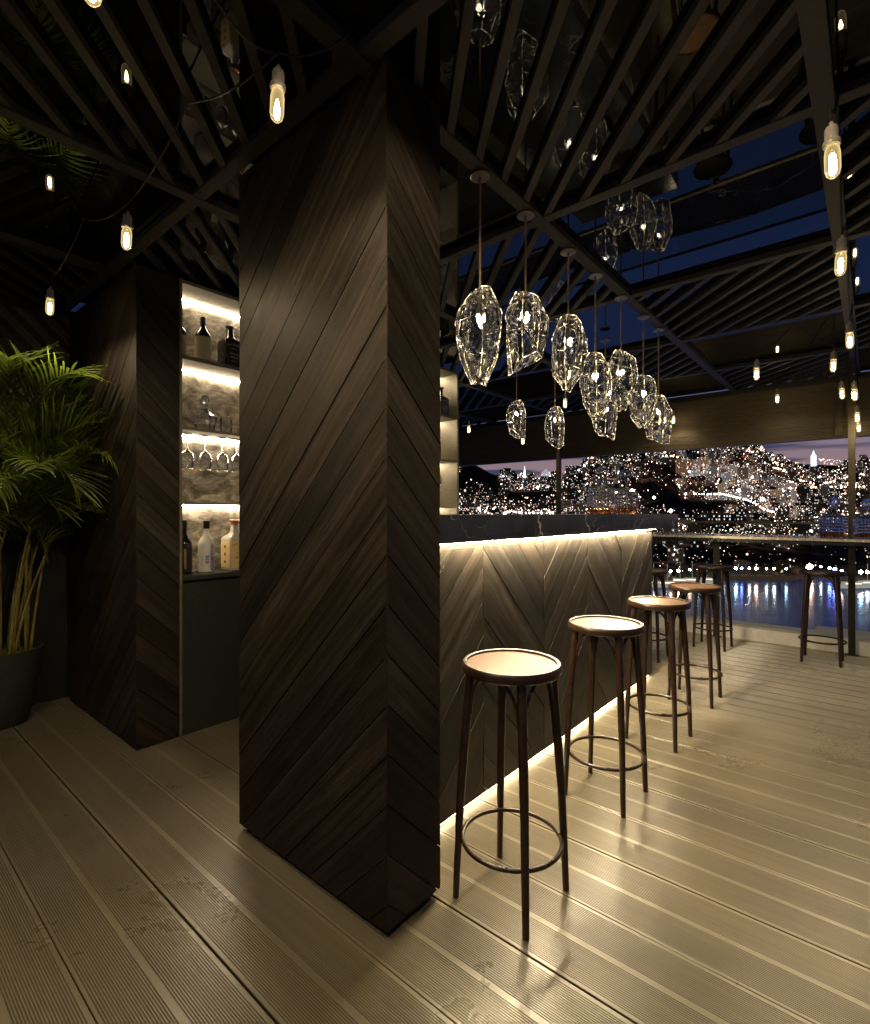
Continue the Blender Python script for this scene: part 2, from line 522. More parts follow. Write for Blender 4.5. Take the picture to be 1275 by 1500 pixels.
# ------------------------------------------------------------------ deck
def deck():
    bm = NB()
    W = 0.27275
    x0, x1 = -9.0, 7.0
    prof = []            # (y, z, material of the face that follows)
    y = 0.688 - 14 * W
    i = -14
    while y < 5.66:
        dark = (i % 2 == 0)
        g = 0.0058 if dark else 0.0024
        ye = min(y + W, 5.668)
        prof.append((y, -0.02, 1)); prof.append((y + g, -0.02, 1)); prof.append((y + g, -0.0015, 0)); prof.append((y + g + 0.0015, 0.0, 0))
        def grooves(a, b):
            p = 0.0062
            n = int((b - a) / p)
            s = a + ((b - a) - n * p) / 2
            for k in range(n):
                q = s + k * p
                prof.append((q + 0.0006, 0.0, 0)); prof.append((q + 0.0013, -0.0017, 1))
                prof.append((q + 0.0031, -0.0017, 0)); prof.append((q + 0.0038, 0.0, 0))
        e = 0.010 if dark else 0.0085
        c = (y + ye) / 2
        grooves(y + g + e, c - 0.0075)
        grooves(c + 0.0075, ye - 0.010)
        prof.append((ye - 0.0015, 0.0, 0)); prof.append((ye - 0.0003, -0.001, 1))
        y += W; i += 1
    a = [bm.verts.new((x0, p[0], p[1])) for p in prof]
    b = [bm.verts.new((x1, p[0], p[1])) for p in prof]
    for k in range(len(prof) - 1):
        f = bm.faces.new((a[k], b[k], b[k + 1], a[k + 1])); f.material_index = prof[k][2]
    o = obj('floor', bm, [M['deck'], M['groove']])
    tag(o, kind='structure')
    bm = NB()
    box(bm, -9, 7, -3.2, 6.2, -0.5, -0.03)
    tag(obj('terrace_slab', bm, M['black']), kind='structure')
deck()

# ------------------------------------------------------------------ wooden pillar
PITCH = 0.1405
def cladding(name, O, U, V, Nn, cols, h, parent, mat, seed, pitch=PITCH, gap=0.0028, th=0.012, z0=0.0, **kw):
    bm = NB()
    planks(bm, O, U, V, Nn, cols, h, pitch, gap, th, random.Random(seed), z0=z0, **kw)
    return obj(name, bm, mat, parent)

pil = thing('wood_pillar', 'tall square pillar clad in walnut chevron boards, standing at the near end of the bar', 'pillar', (-1.44, 1.14, 0))
bm = NB(); box(bm, -0.388, 0.388, -0.106, 0.104, 0.022, 2.478)
obj('core', bm, M['black'], pil)
bm = NB(); box(bm, -0.382, 0.382, -0.10, 0.10, 0.0, 0.0215)
obj('plinth', bm, M['black'], pil)
# near face (Y=1.02), right face (X=-1.04), far face, left face
cladding('cladding', (-0.40, -0.108, 0), (1, 0, 0), (0, 0, 1), (0, -1, 0), [(0, 0.80, 1, 0.0)], 2.478, pil, M['pillar_wood'], 3,
         z0=0.022)
cladding('cladding', (0.388, -0.12, 0), (0, 1, 0), (0, 0, 1), (1, 0, 0), [(0.0, 0.236, -1, 0.105)], 2.478, pil, M['pillar_wood'], 4, z0=0.022)
cladding('cladding', (0.388, 0.104, 0), (-1, 0, 0), (0, 0, 1), (0, 1, 0), [(0, 0.776, 1, 0.0)], 2.478, pil, M['pillar_wood'], 5, z0=0.022)
cladding('cladding', (-0.388, 0.104, 0), (0, -1, 0), (0, 0, 1), (-1, 0, 0), [(0, 0.21, -1, 0.0)], 2.478, pil, M['pillar_wood'], 6, z0=0.022)

# ------------------------------------------------------------------ bar
bar = thing('bar_counter', 'long bar clad in chevron boards with black veined marble top and glowing light strips', 'bar', (-1.5, 2.6, 0))
ox, oy = -1.5, 2.6
bm = NB(); box(bm, -1.95 - ox, -1.256 - ox, 1.262 - oy, 3.93 - oy, 0.045, 1.06)
obj('core', bm, M['black'], bar)
cols = []
seams = [1.262, 1.782, 2.303, 2.815, 3.336, 3.94]
for i in range(5):
    sg = 1 if i % 2 == 0 else -1
    cols.append((seams[i] - 1.262, seams[i + 1] - 1.262, sg, 0.03 if sg > 0 else 0.06))
bm = NB()
planks(bm, (-1.256 - ox, 1.262 - oy, 0), (0, 1, 0), (0, 0, 1), (1, 0, 0), cols, 1.062, 0.142, 0.0016, 0.013, random.Random(11), tone=(0.82, 1.2), z0=0.03, cham=0.0005)
obj('front_cladding', bm, M['bar_wood'], bar)
bm = NB()
planks(bm, (-1.256 - ox, 3.93 - oy, 0), (-1, 0, 0), (0, 0, 1), (0, 1, 0), [(0, 0.69, 1, 0.0)], 1.062, 0.142, 0.0016, 0.012, random.Random(12), tone=(0.82, 1.2), z0=0.03)
obj('end_cladding', bm, M['bar_wood'], bar)
bm = NB(); box(bm, -1.93 - ox, -1.275 - ox, 1.27 - oy, 3.90 - oy, 0.0, 0.044)
obj('plinth', bm, M['black'], bar)
bm = NB(); box(bm, -2.02 - ox, -1.205 - ox, 1.258 - oy, 4.47 - oy, 1.086, 1.1945, 0.002)
obj('marble_top', bm, M['marble'], bar)
bm = NB(); box(bm, -1.90 - ox, -1.262 - ox, 1.30 - oy, 3.90 - oy, 1.061, 1.0855)
obj('riser', bm, M['black'], bar)
bm = NB(); bm.faces.new([bm.verts.new(p) for p in ((-1.222 - ox, 1.265 - oy, 1.0853), (-1.222 - ox, 3.93 - oy, 1.0853), (-1.210 - ox, 3.93 - oy, 1.0853), (-1.210 - ox, 1.265 - oy, 1.0853))])
obj('led_strip', bm, M['led_bar'], bar)
bm = NB(); box(bm, -1.274 - ox, -1.262 - ox, 1.27 - oy, 3.92 - oy, 0.010, 0.024)
obj('led_strip', bm, M['led_floor'], bar)

# ------------------------------------------------------------------ back bar
bb = thing('back_bar', 'tall back bar with walnut side, lit stone niche and shelves of bottles', 'shelving', (-3.3, 2.3, 0))
ox, oy = -3.3, 2.3
XF = -2.84
def bbx(bm, x0, x1, y0, y1, z0, z1, bv=0.0): box(bm, x0 - ox, x1 - ox, y0 - oy, y1 - oy, z0, z1, bv)
TOP = 2.462
bm = NB(); bbx(bm, -3.93, XF - 0.012, 1.032, 1.232, 0.0, TOP - .002); obj('end_pier', bm, M['black'], bb)
cladding('side_cladding', (-3.93 - ox, 1.032 - oy, 0), (1, 0, 0), (0, 0, 1), (0, -1, 0), [(0, 1.09, 1, 0.07)], TOP, bb, M['pillar_wood'], 21, z0=0.004)
cladding('front_cladding', (XF - 0.012 - ox, 1.02 - oy, 0), (0, 1, 0), (0, 0, 1), (1, 0, 0), [(0, 0.215, -1, 0.04)], TOP, bb, M['pillar_wood'], 22, z0=0.004)
# niche
BACK = -3.07
bm = NB(); bbx(bm, BACK - 0.03, BACK, 1.25, 3.66, 0.86, 2.44); obj('stone_back', bm, M['stone'], bb)
bm = NB(); bbx(bm, -3.13, XF, 1.2355, 1.2495, 0.0, TOP); obj('frame_side', bm, M['shelf'], bb)
bm = NB(); bbx(bm, -3.13, XF, 3.662, 3.684, 0.80, TOP); obj('frame_side', bm, M['shelf'], bb)
bm = NB(); bbx(bm, -3.13, XF, 1.25, 3.661, 2.443, TOP); obj('header', bm, M['shelf'], bb)
for zt, zb in ((2.058, 2.037), (1.669, 1.655), (1.258, 1.250)):
    bm = NB(); bbx(bm, BACK, XF - 0.004, 1.25, 3.661, zb, zt); obj('shelf', bm, M['shelf'], bb)
for zt in (2.4425, 2.0365, 1.6545, 1.2495):
    bm = NB(); bbx(bm, BACK + 0.001, BACK + 0.012, 1.252, 3.66, zt - 0.006, zt)
    obj('led_strip', bm, M['led'], bb)
bm = NB(); bbx(bm, -3.12, XF + 0.012, 1.25, 3.69, 0.836, 0.862, 0.002); obj('counter_slab', bm, M['cabinet'], bb)
bm = NB()
bbx(bm, -3.12, XF - 0.006, 1.25, 3.68, 0.0, 0.822)
bbx(bm, -3.12, XF - 0.03, 1.25, 3.68, 0.822, 0.836)
obj('base_cabinet', bm, M['cabinet'], bb)
bm = NB(); bbx(bm, -3.6, -3.14, 1.24, 3.684, 0.0, TOP); obj('rear_carcass', bm, M['black'], bb)

# ------------------------------------------------------------------ slatted wall on the left
wl = thing('slatted_wall', 'dark wall of diagonal brown slats behind the potted palm', 'wall', (-4.05, -0.8, 0))
bm = NB(); box(bm, -0.1, 0.03, -2.4, 1.85, 0.0, 2.514); obj('backing', bm, M['black'], wl)
bm = NB()
planks(bm, (0.031, -2.4, 0), (0, 1, 0), (0, 0, 1), (1, 0, 0), [(0, 4.24, -1, 0.03)], 2.46, 0.122, 0.042, 0.022, random.Random(31), tone=(0.8, 1.2), z0=1.62)  # lower wall left without slats so bare black darkens it
obj('slats', bm, M['wall_wood'], wl)

# ------------------------------------------------------------------ ceiling
bm = NB(); box(bm, -9, 7, -3.2, 6.2, 2.5155, 2.56)
tag(obj('ceiling', bm, M['mirror']), kind='structure')
grid = thing('ceiling_grid', 'dark timber ceiling grid of square bays filled with diagonal slats', 'ceiling grid', (0, 0, 2.48))
XB = [-0.12 - i for i in range(-4, 8)]
YB = [0.985 + 1.0535 * i for i in range(-4, 6)]
BZ = 0.033
for x in XB:
    bm = NB(); box(bm, x - 0.029, x + 0.029, -3.2, 6.24, 0.0, BZ, 0.002)
    obj('beam', bm, M['beam'], grid)
for y in YB:
    bm = NB(); box(bm, XB[-1], XB[0], y - 0.026, y + 0.026, 0.002, BZ - 0.001, 0.002)
    obj('beam', bm, M['beam'], grid)
def slat_panel(xa, xb, ya, yb):
    bm = NB()
    k0 = int(math.floor((xa + ya - 0.279) / 0.166)) - 1
    k1 = int(math.ceil((xb + yb - 0.279) / 0.166)) + 1
    n = 0
    for k in range(k0, k1):
        c = 0.279 + 0.166 * k
        hw = 0.014 * math.sqrt(2)
        poly = [(xa, ya), (xb, ya), (xb, yb), (xa, yb)]
        poly = clip(poly, 1, 1, -(c - hw))
        if len(poly) >= 3: poly = clip(poly, -1, -1, (c + hw))
        if len(poly) < 3: continue
        a = [bm.verts.new((p[0], p[1], 0.005)) for p in poly]
        b = [bm.verts.new((p[0], p[1], BZ - 0.002)) for p in poly]
        bm.faces.new(a[::-1]); bm.faces.new(b)
        for i in range(len(poly)):
            j = (i + 1) % len(poly)
            bm.faces.new((a[i], a[j], b[j], b[i]))
        n += 1
    if n: obj('slat_panel', bm, M['beam'], grid)
    else: bm.free()
for c in range(-7, 4):
    for r in range(-4, 5):
        if (c + r) % 2 == 0:
            xa = -1.12 + c + 0.03; xb = -0.12 + c - 0.03
            ya = 0.985 + 1.0535 * r + 0.027; yb = 0.985 + 1.0535 * (r + 1) - 0.027
            slat_panel(xa, xb, ya, yb)

# fascia at the open edge
fa = thing('fascia_beam', 'deep brown timber fascia hanging along the open edge above the railing', 'fascia', (-1.5, 6.25, 1.92))
bm = NB()
box(bm, -6.5, 6.0, 0.0, 0.10, 0.13, 0.56, 0.003)
obj('board', bm, M['fascia'], fa)
bm = NB()
for k in range(5):
    z = 0.0 + k * 0.0262
    box(bm, -6.5, 6.0, 0.004 + 0.0022 * (k % 2), 0.094, z, z + 0.0245, 0.002)
obj('reeded_edge', bm, M['fascia'], fa)
bm = NB(); box(bm, -6.5, 6.0, -0.03, -0.001, 0.535, 0.56, 0.002)
obj('cornice', bm, M['beam'], fa)
bm = NB(); box(bm, 1.22, 1.28, -0.02, -0.001, 0.02, 0.534, 0.002)
obj('batten', bm, M['fascia'], fa)

# ------------------------------------------------------------------ terrace edge
bm = NB()
box(bm, -7.5, 6.5, 5.66, 5.98, -0.02, 0.115, 0.004)
box(bm, -0.42, 6.5, 5.981, 6.22, -0.02, 0.115, 0.004)
tag(obj('kerb', bm, M['curb']), 'pale rendered kerb running along the terrace edge under the railing', 'kerb', kind='structure')

def post(x, top, label):
    p = thing('railing_post', label, 'post', (x, 5.63, 0), group='metal posts along the terrace edge')
    bm = NB(); box(bm, -0.024, 0.024, -0.024, 0.024, 0.006, top, 0.003); obj('shaft', bm, M['metal_dark'], p)
    bm = NB(); box(bm, -0.045, 0.045, -0.027, 0.027, 0.0, 0.006); obj('base_plate', bm, M['metal_dark'], p)
    return p
post(-0.14, 2.478, 'tall dark post reaching the ceiling, right of the lone stool')
post(-1.17, 0.952, 'short dark post ending under the ledge, behind the far stools')
post(-2.845, 2.478, 'tall dark post reaching the ceiling, seen above the bar behind the two small pendants')

gl = thing('glass_balustrade', 'smoked glass balustrade with a slim dark top rail along the terrace edge', 'railing', (-1.5, 5.80, 0.115))
xx = -5.2
for k in range(5):
    bm = NB(); box(bm, xx + 0.01, xx + 1.68, -0.005, 0.005, 0.0, 0.985)
    obj('glass_panel', bm, M['rail_glass'], gl); xx += 1.7
bm = NB(); box(bm, -5.3, 4.2, -0.014, 0.014, 0.986, 1.006, 0.002); obj('top_rail', bm, M['metal_dark'], gl)

# live-edge marble ledge
lg = thing('marble_ledge', 'black veined marble ledge with a wavy back edge along the railing', 'ledge', (-1.3, 5.3, 0.955))
bm = NB()
n = 60
def wav(x): return 0.34 + 0.035 * math.sin(x * 1.9 + 0.7) + 0.02 * math.sin(x * 4.7)
top0, top1, bot0, bot1 = [], [], [], []
for i in range(n + 1):
    x = -2.9 + i * 5.6 / n
    top0.append(bm.verts.new((x, -0.30, 0.048))); top1.append(bm.verts.new((x, wav(x), 0.048)))
    bot0.append(bm.verts.new((x, -0.30, 0.0))); bot1.append(bm.verts.new((x, wav(x), 0.0)))
for i in range(n):
    bm.faces.new((top0[i], top0[i + 1], top1[i + 1], top1[i]))
    bm.faces.new((bot0[i + 1], bot0[i], bot1[i], bot1[i + 1]))
    bm.faces.new((bot0[i], bot0[i + 1], top0[i + 1], top0[i]))
    bm.faces.new((bot1[i + 1], bot1[i], top1[i], top1[i + 1]))
bm.faces.new((bot0[0], top0[0], top1[0], bot1[0])); bm.faces.new((bot0[n], bot1[n], top1[n], top0[n]))
obj('slab', bm, M['marble'], lg)

bm = NB(); box(bm, -2.9, 2.7, -0.306, -0.3005, 0.030, 0.0495, 0.001); obj('edge_glare', bm, M['glare'], lg)  # pale strip stands in for a line of glare on the ledge

# ------------------------------------------------------------------ stools
def make_stool(label):
    t = thing('bar_stool', label, 'bar stool', group='round bentwood bar stools')
    bm = NB()
    Rr = 0.157
    lathe(bm, [(0.134, 0.703), (0.150, 0.703), (0.1555, 0.708), (Rr, 0.719), (0.1555, 0.729), (0.151, 0.7345), (0.146, 0.735), (0.1415, 0.7335), (0.1395, 0.730), (0.1395, 0.7275)], 64, cap0=True, cap1=False)
    obj('seat_ring', bm, M['stool'], t, smooth=True)
    bm = NB(); lathe(bm, [(0.1393, 0.7275), (0.10, 0.7268), (0.05, 0.7264), (0.004, 0.7262)], 64, cap0=False, cap1=True)
    obj('seat', bm, M['seat'], t, smooth=True)
    for sx, sy in ((1, -1), (-1, -1), (1, 1), (-1, 1)):
        bm = NB()
        pts, rad = [], []
        for k in range(13):
            u = k / 12
            h = 0.092 + (0.125 - 0.092) * (1 - u) ** 1.0 + 0.004 * math.sin(math.pi * u)
            pts.append((sx * h, sy * h, 0.002 + u * 0.70))
            rad.append(0.0098 + 0.0048 * math.sin(math.pi * min(1, u * 0.5 + 0.02)) ** 1.0)
        tube(bm, pts, rad, 14)
        obj('leg', bm, M['stool'], t, smooth=True)
    # arched braces: from each leg up and over to the seat underside
    for k in range(4):
        a = math.pi / 4 + k * math.pi / 2
        for side in (-1, 1):
            bm = NB()
            pts = []
            n2 = 10
            base = Vector((math.cos(a), math.sin(a), 0)) * 0.137
            tang = Vector((-math.sin(a), math.cos(a), 0)) * side
            inw = Vector((-math.cos(a), -math.sin(a), 0))
            for q in range(n2 + 1):
                s = q / n2
                z = 0.575 + 0.122 * math.sin(s * math.pi / 2)
                out = 0.066 * (1 - math.cos(s * math.pi / 2))
                p = base + (tang * 0.8 + inw * 0.5).normalized() * (0.010 + out)
                pts.append((p.x, p.y, z))
            tube(bm, pts, 0.0055, 8)
            obj('brace', bm, M['stool'], t, smooth=True)
    bm = NB()
    tube(bm, [(0.154 * math.cos(2 * math.pi * i / 56), 0.154 * math.sin(2 * math.pi * i / 56), 0.176) for i in range(56)], 0.0075, 10, closed=True)
    obj('footrest', bm, M['stool'], t, smooth='all')
    return t
st = make_stool('nearest bar stool in the row, largest and beside the pillar')
st.location = (-0.873, 1.405, 0)
spots = [(-0.877, 2.168, 'second bar stool of the row along the bar front'),
         (-0.880, 2.893, 'third bar stool of the row along the bar front'),
         (-0.885, 3.650, 'fourth bar stool of the row, level with the far end of the bar'),
         (-1.105, 5.175, 'bar stool at the railing ledge, behind the fourth stool of the row'),
         (-1.443, 4.455, 'mostly hidden bar stool past the bar end, under the marble overhang'),
         (-0.318, 5.235, 'lone bar stool at the right, standing by the tall post and kerb')]
for x, y, lb in spots:
    c = copy_tree(st); c.location = (x, y, 0); c['label'] = lb
    c.rotation_euler = (0, 0, random.uniform(-0.04, 0.04))

# ------------------------------------------------------------------ crystal pendants
def crystal_mesh(rng, h, r, style):
    """closed faceted shell: rings of an irregular polygon, flat or pointed bottom"""
    n = 7
    a0 = rng.uniform(0, 6.28)
    ang = [a0 + 2 * math.pi * (i + rng.uniform(-0.16, 0.16)) / n for i in range(n)]
    lean = Vector((rng.uniform(-1, 1), rng.uniform(-1, 1), 0)) * 0.10 * r
    if style == 'point':
        prof = [(0.46, 0.0), (0.80, -0.13), (0.98, -0.30), (1.0, -0.48), (0.84, -0.68), (0.30, -0.92)]
    else:
        prof = [(0.50, 0.0), (0.84, -0.13), (1.0, -0.30), (0.98, -0.52), (0.80, -0.76)]
    tilt = rng.uniform(0, 6.28)
    def shell(s, inset):
        rings = []
        for (q, z) in prof:
            ring = []
            for i, a in enumerate(ang):
                rr = r * q * (1 + 0.10 * math.sin(i * 2.4 + z * 5 + a0)) - inset
                zz = z * h + (0.045 * h * math.sin(i * 1.9 + z * 9) if z < 0 else 0.035 * h * math.cos(a - tilt))
                if z < 0 and (q, z) == prof[-1] and style != 'point':
                    zz += -0.13 * h * math.cos(a - tilt) - 0.10 * h
                zz += inset * (-1.0 if z == 0 else (1.0 if (q, z) == prof[-1] else 0))
                ring.append(Vector((rr * math.cos(a), rr * math.sin(a), zz)) + lean * (-z))
            rings.append(ring)
        return rings
    return shell(1, 0.0), shell(1, 0.026), n

def build_crystal(rng, h, r, style):
    outer, inner, n = crystal_mesh(rng, h, r, style)
    bm = NB()
    edges = []
    def skin(rings, flip):
        vs = [[bm.verts.new(p) for p in ring] for ring in rings]
        for a, b in zip(vs, vs[1:]):
            for i in range(n):
                j = (i + 1) % n
                # split quads into alternating triangles for crisp facets
                if (i + len(vs)) % 2:
                    t = ((a[i], a[j], b[j]), (a[i], b[j], b[i]))
                else:
                    t = ((a[i], a[j], b[i]), (a[j], b[j], b[i]))
                for q in t:
                    f = bm.faces.new(q if flip else q[::-1])
        f = bm.faces.new(vs[0] if not flip else vs[0][::-1])
        f2 = bm.faces.new(vs[-1][::-1] if not flip else vs[-1])
        bmesh.ops.triangulate(bm, faces=[f, f2])
        return vs
    vo = skin(outer, False)
    skin(inner, True)
    eb = NB()
    def edge(p, q, rad=0.0016):
        tube(eb, [p, (p + q) / 2, q], rad, 4, caps=True)
    for k, ring in enumerate(outer):
        for i in range(n):
            j = (i + 1) % n
            if k in (0, len(outer) - 1) or (i + k) % 2 == 0:
                edge(ring[i], ring[j], 0.0015 if k in (0, len(outer) - 1) else 0.0006)
            if k < len(outer) - 1:
                edge(ring[i], outer[k + 1][i], 0.0011)
    return bm, eb

pend = [(-1.135, 1.604, 2.035, 1.669, 1.926, 0.092, 'point', 'nearest of the clear crystal pendants over the bar, with a pointed lower end'),
        (-1.135, 1.940, 2.128, 1.793, 2.026, 0.092, 'cut', 'second crystal pendant from the pillar, with a slanted flat bottom'),
        (-1.135, 2.346, 2.144, 1.778, 2.031, 0.088, 'point', 'third crystal pendant from the pillar, pointed and hung beside the slanted one'),
        (-1.138, 2.675, 2.045, 1.690, 1.930, 0.090, 'point', 'fourth crystal pendant from the pillar, hanging lower than its neighbours'),
        (-1.140, 3.050, 2.153, 1.790, 2.030, 0.090, 'point', 'fifth crystal pendant from the pillar, hanging high in the middle of the cluster'),
        (-1.140, 3.440, 2.095, 1.735, 1.974, 0.088, 'point', 'sixth crystal pendant from the pillar, next to last of the row over the bar'),
        (-1.140, 3.749, 2.000, 1.674, 1.900, 0.088, 'cut', 'farthest crystal pendant of the row over the bar, lowest at the right'),
        (-2.422, 3.983, 2.194, 1.845, 2.085, 0.088, 'cut', 'small looking crystal pendant behind the row, left one of the low pair'),
        (-2.162, 4.202, 2.130, 1.775, 2.030, 0.090, 'cut', 'small looking crystal pendant behind the row, right one of the low pair'),
        (-1.506, 3.717, 2.080, 1.730, 1.960, 0.090, 'cut', 'crystal pendant of the rear row, half hidden behind the fourth and fifth')]
for i, (x, y, zt, zb, zl, r, sty, lb) in enumerate(pend):
    rng = random.Random(100 + i * 7)
    t = thing('crystal_pendant', lb, 'pendant lamp', (x, y, 2.48), group='faceted crystal pendant lamps')
    bm = NB(); lathe(bm, [(0.030, -0.0005), (0.0375, -0.003), (0.038, -0.009), (0.034, -0.0125), (0.006, -0.013), (0.005, -0.022)][::-1], 28)
    obj('canopy', bm, M['canopy'], t, smooth=True)
    L = 2.48 - zl
    bm = NB(); tube(bm, [(0, 0, -0.013), (0, 0, -L * 0.5), (0, 0, -(L - 0.05))], 0.0045, 10)
    obj('cord', bm, M['cord'], t, smooth=True)
    bm = NB(); lathe(bm, [(0.0085, -(L - 0.014)), (0.0105, -(L - 0.018)), (0.0105, -(L - 0.045)), (0.006, -(L - 0.052))], 16)
    obj('lamp_holder', bm, M['canopy'], t, smooth=True)
    bm = NB(); lathe(bm, [(0.004, -(L + 0.012)), (0.0075, -(L + 0.008)), (0.0085, -L), (0.0075, -(L - 0.008)), (0.004, -(L - 0.0135))], 8)
    obj('bulb', bm, M['pendant_bulb'], t, smooth=True)
    bm, eb = build_crystal(rng, zt - zb, r, sty)
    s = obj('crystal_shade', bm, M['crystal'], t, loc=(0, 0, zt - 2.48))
    e = obj('glowing_cut_edges', eb, M['edge'], s)

# ------------------------------------------------------------------ filament bulbs on wires
def make_bulb():
    t = thing('filament_bulb', 'x', 'light bulb', group='bare filament bulbs hung on black wires')
    bm = NB()
    lathe(bm, [(0.0045, 0.010), (0.0055, 0.004), (0.0052, 0.0), (0.0125, -0.003), (0.0150, -0.010), (0.0150, -0.036), (0.0190, -0.040),
               (0.0198, -0.047), (0.0175, -0.052), (0.0135, -0.052)][::-1], 24)
    obj('socket', bm, M['ceramic'], t, smooth=True)
    bm = NB()
    lathe(bm, [(0.0110, -0.050), (0.0150, -0.060), (0.0168, -0.072), (0.0168, -0.112), (0.0140, -0.124), (0.0080, -0.131), (0.0015, -0.1325)], 20, cap0=False)
    obj('glass', bm, M['bulb_glass'], t, smooth=True)
    bm = NB()
    lathe(bm, [(0.0066, -0.120), (0.0078, -0.112), (0.0078, -0.080), (0.0050, -0.072)], 8)
    obj('filament', bm, M['filament'], t, smooth=True)
    bm = NB(); tube(bm, [(0, 0, 0.008), (0.0, 0.0, 0.03), (0.0, 0.0, 0.045)], 0.0035, 6)
    obj('stub_wire', bm, M['wire'], t)
    return t
bulbs = [(-1.131, 0.733, 2.305, 'filament bulb hanging just left of the big pillar, largest on the left side'),
         (-2.106, 0.728, 2.306, 'filament bulb hanging in front of the back bar end pier'),
         (-3.088, 0.722, 2.304, 'filament bulb hanging above the potted palm'),
         (-1.130, 0.331, 2.300, 'filament bulb cut off by the top left edge of the picture'),
         (-0.080, 1.622, 2.164, 'largest filament bulb on the right, nearest on the ceiling beam string'),
         (-0.085, 2.336, 2.178, 'second filament bulb down the right hand string'),
         (-0.094, 3.431, 2.185, 'third filament bulb down the right hand string'),
         (-0.103, 4.629, 2.115, 'fourth filament bulb down the right hand string, beside the tall post'),
         (-0.101, 5.365, 2.061, 'fifth filament bulb down the right hand string, beside the tall post'),
         (-0.106, 6.080, 2.070, 'lowest filament bulb of the right hand string, against the fascia'),
         (-0.198, 4.274, 2.259, 'filament bulb just left of the right hand string, highest of that pair'),
         (-0.602, 4.076, 2.233, 'filament bulb hanging alone in front of the ceiling slats at right'),
         (-0.695, 5.832, 2.375, 'small distant filament bulb in front of the fascia top'),
         (-0.184, 4.954, 2.192, 'filament bulb in front of the fascia batten, left of the tall post'),
         (-1.680, 6.046, 2.319, 'distant filament bulb right behind the last crystal pendant'),
         (-3.459, 4.671, 2.232, 'distant filament bulb at the edge of the back bar'),
         (-2.105, 4.290, 2.275, 'distant filament bulb above the right one of the two small pendants'),
         (-2.688, 4.538, 2.022, 'distant filament bulb seen behind the left one of the two small pendants')]
b0 = make_bulb()
for i, (x, y, z, lb) in enumerate(bulbs):
    b = b0 if i == 0 else copy_tree(b0)
    b.location = (x, y, z); b['label'] = lb
    b.rotation_euler = (random.uniform(-.05, .05), random.uniform(-.05, .05), 0)

def wire(name, pts, label, sag=0.05):
    bm = NB()
    full = []
    for p, q in zip(pts, pts[1:]):
        p, q = Vector(p), Vector(q)
        for k in range(10):
            u = k / 10
            v = p.lerp(q, u); v.z += 0.0 - sag * 4 * u * (1 - u) * -1 * (-1)
            v.z = min(v.z, 2.476) if v.z < 2.49 else v.z
            full.append(v)
    full.append(Vector(pts[-1]))
    tube(bm, full, 0.0032, 6)
    tag(obj(name, bm, M['wire'], smooth='all'), label, 'wire', 'black wires of the bulb strings')
def string(idx, label, up=0.04):
    pts = []
    for k, i in enumerate(idx):
        x, y, z, _ = bulbs[i]
        pts.append((x, y, z + 0.042))
        if k < len(idx) - 1:
            x2, y2, z2, _ = bulbs[idx[k + 1]]
            pts.append(((x + x2) / 2, (y + y2) / 2, 2.472))
    wire('bulb_wire', pts, label, 0.03)
string([2, 1, 0], 'black wire looping between the three filament bulbs on the left')
wire('bulb_wire', [(-1.131, 0.733, 2.347), (-1.05, 0.9, 2.472)], 'short black wire from the largest left bulb to the ceiling beam', 0.03)
wire('bulb_wire', [(-1.13, 0.331, 2.342), (-1.131, 0.53, 2.40), (-1.131, 0.733, 2.347)], 'black wire between the two bulbs nearest the top left', 0.05)
string([4, 5, 6, 7, 8, 9], 'black wire looping along the right ceiling beam with its bulbs')
string([10, 11], 'black wire between the two bulbs left of the right hand string')
string([13, 12], 'thin black wire joining the bulbs in front of the fascia')
wire('bulb_wire', [(-1.68, 6.046, 2.361), (-1.9, 5.2, 2.472), (-2.105, 4.29, 2.317)], 'black wire to the distant bulb behind the last crystal pendant', 0.05)
wire('bulb_wire', [(-3.459, 4.671, 2.274), (-3.0, 4.6, 2.472), (-2.688, 4.538, 2.064)], 'black wire to the distant bulb beside the back bar', 0.03)

# ------------------------------------------------------------------ lettering
def text_mesh(body, size, mat, parent, loc, axis='X', arch=0.0, rot=0.0, align='CENTER', bold=0.0):
    """letters as flat mesh; facing +X, read along +Y, up +Z"""
    cu = bpy.data.curves.new('lettering', 'FONT')
    cu.body = body; cu.size = size; cu.align_x = align; cu.align_y = 'CENTER'
    cu.offset = bold * size
    cu.resolution_u = 2
    o = bpy.data.objects.new('tmp', cu); COL.objects.link(o)
    bpy.context.view_layer.update()
    dg = bpy.context.evaluated_depsgraph_get()
    me = bpy.data.meshes.new_from_object(o.evaluated_get(dg))
    bpy.data.objects.remove(o)
    cr, sr = math.cos(rot), math.sin(rot)
    for v in me.vertices:
        x, y = v.co.x, v.co.y
        if arch: y -= arch * x * x / (size * size) * size
        x, y = x * cr - y * sr, x * sr + y * cr
        v.co = (0.0, x, y)
    me.materials.clear(); me.materials.append(mat)
    r = bpy.data.objects.new('lettering', me)
    COL.objects.link(r); r.parent = parent; r.location = loc
    return r

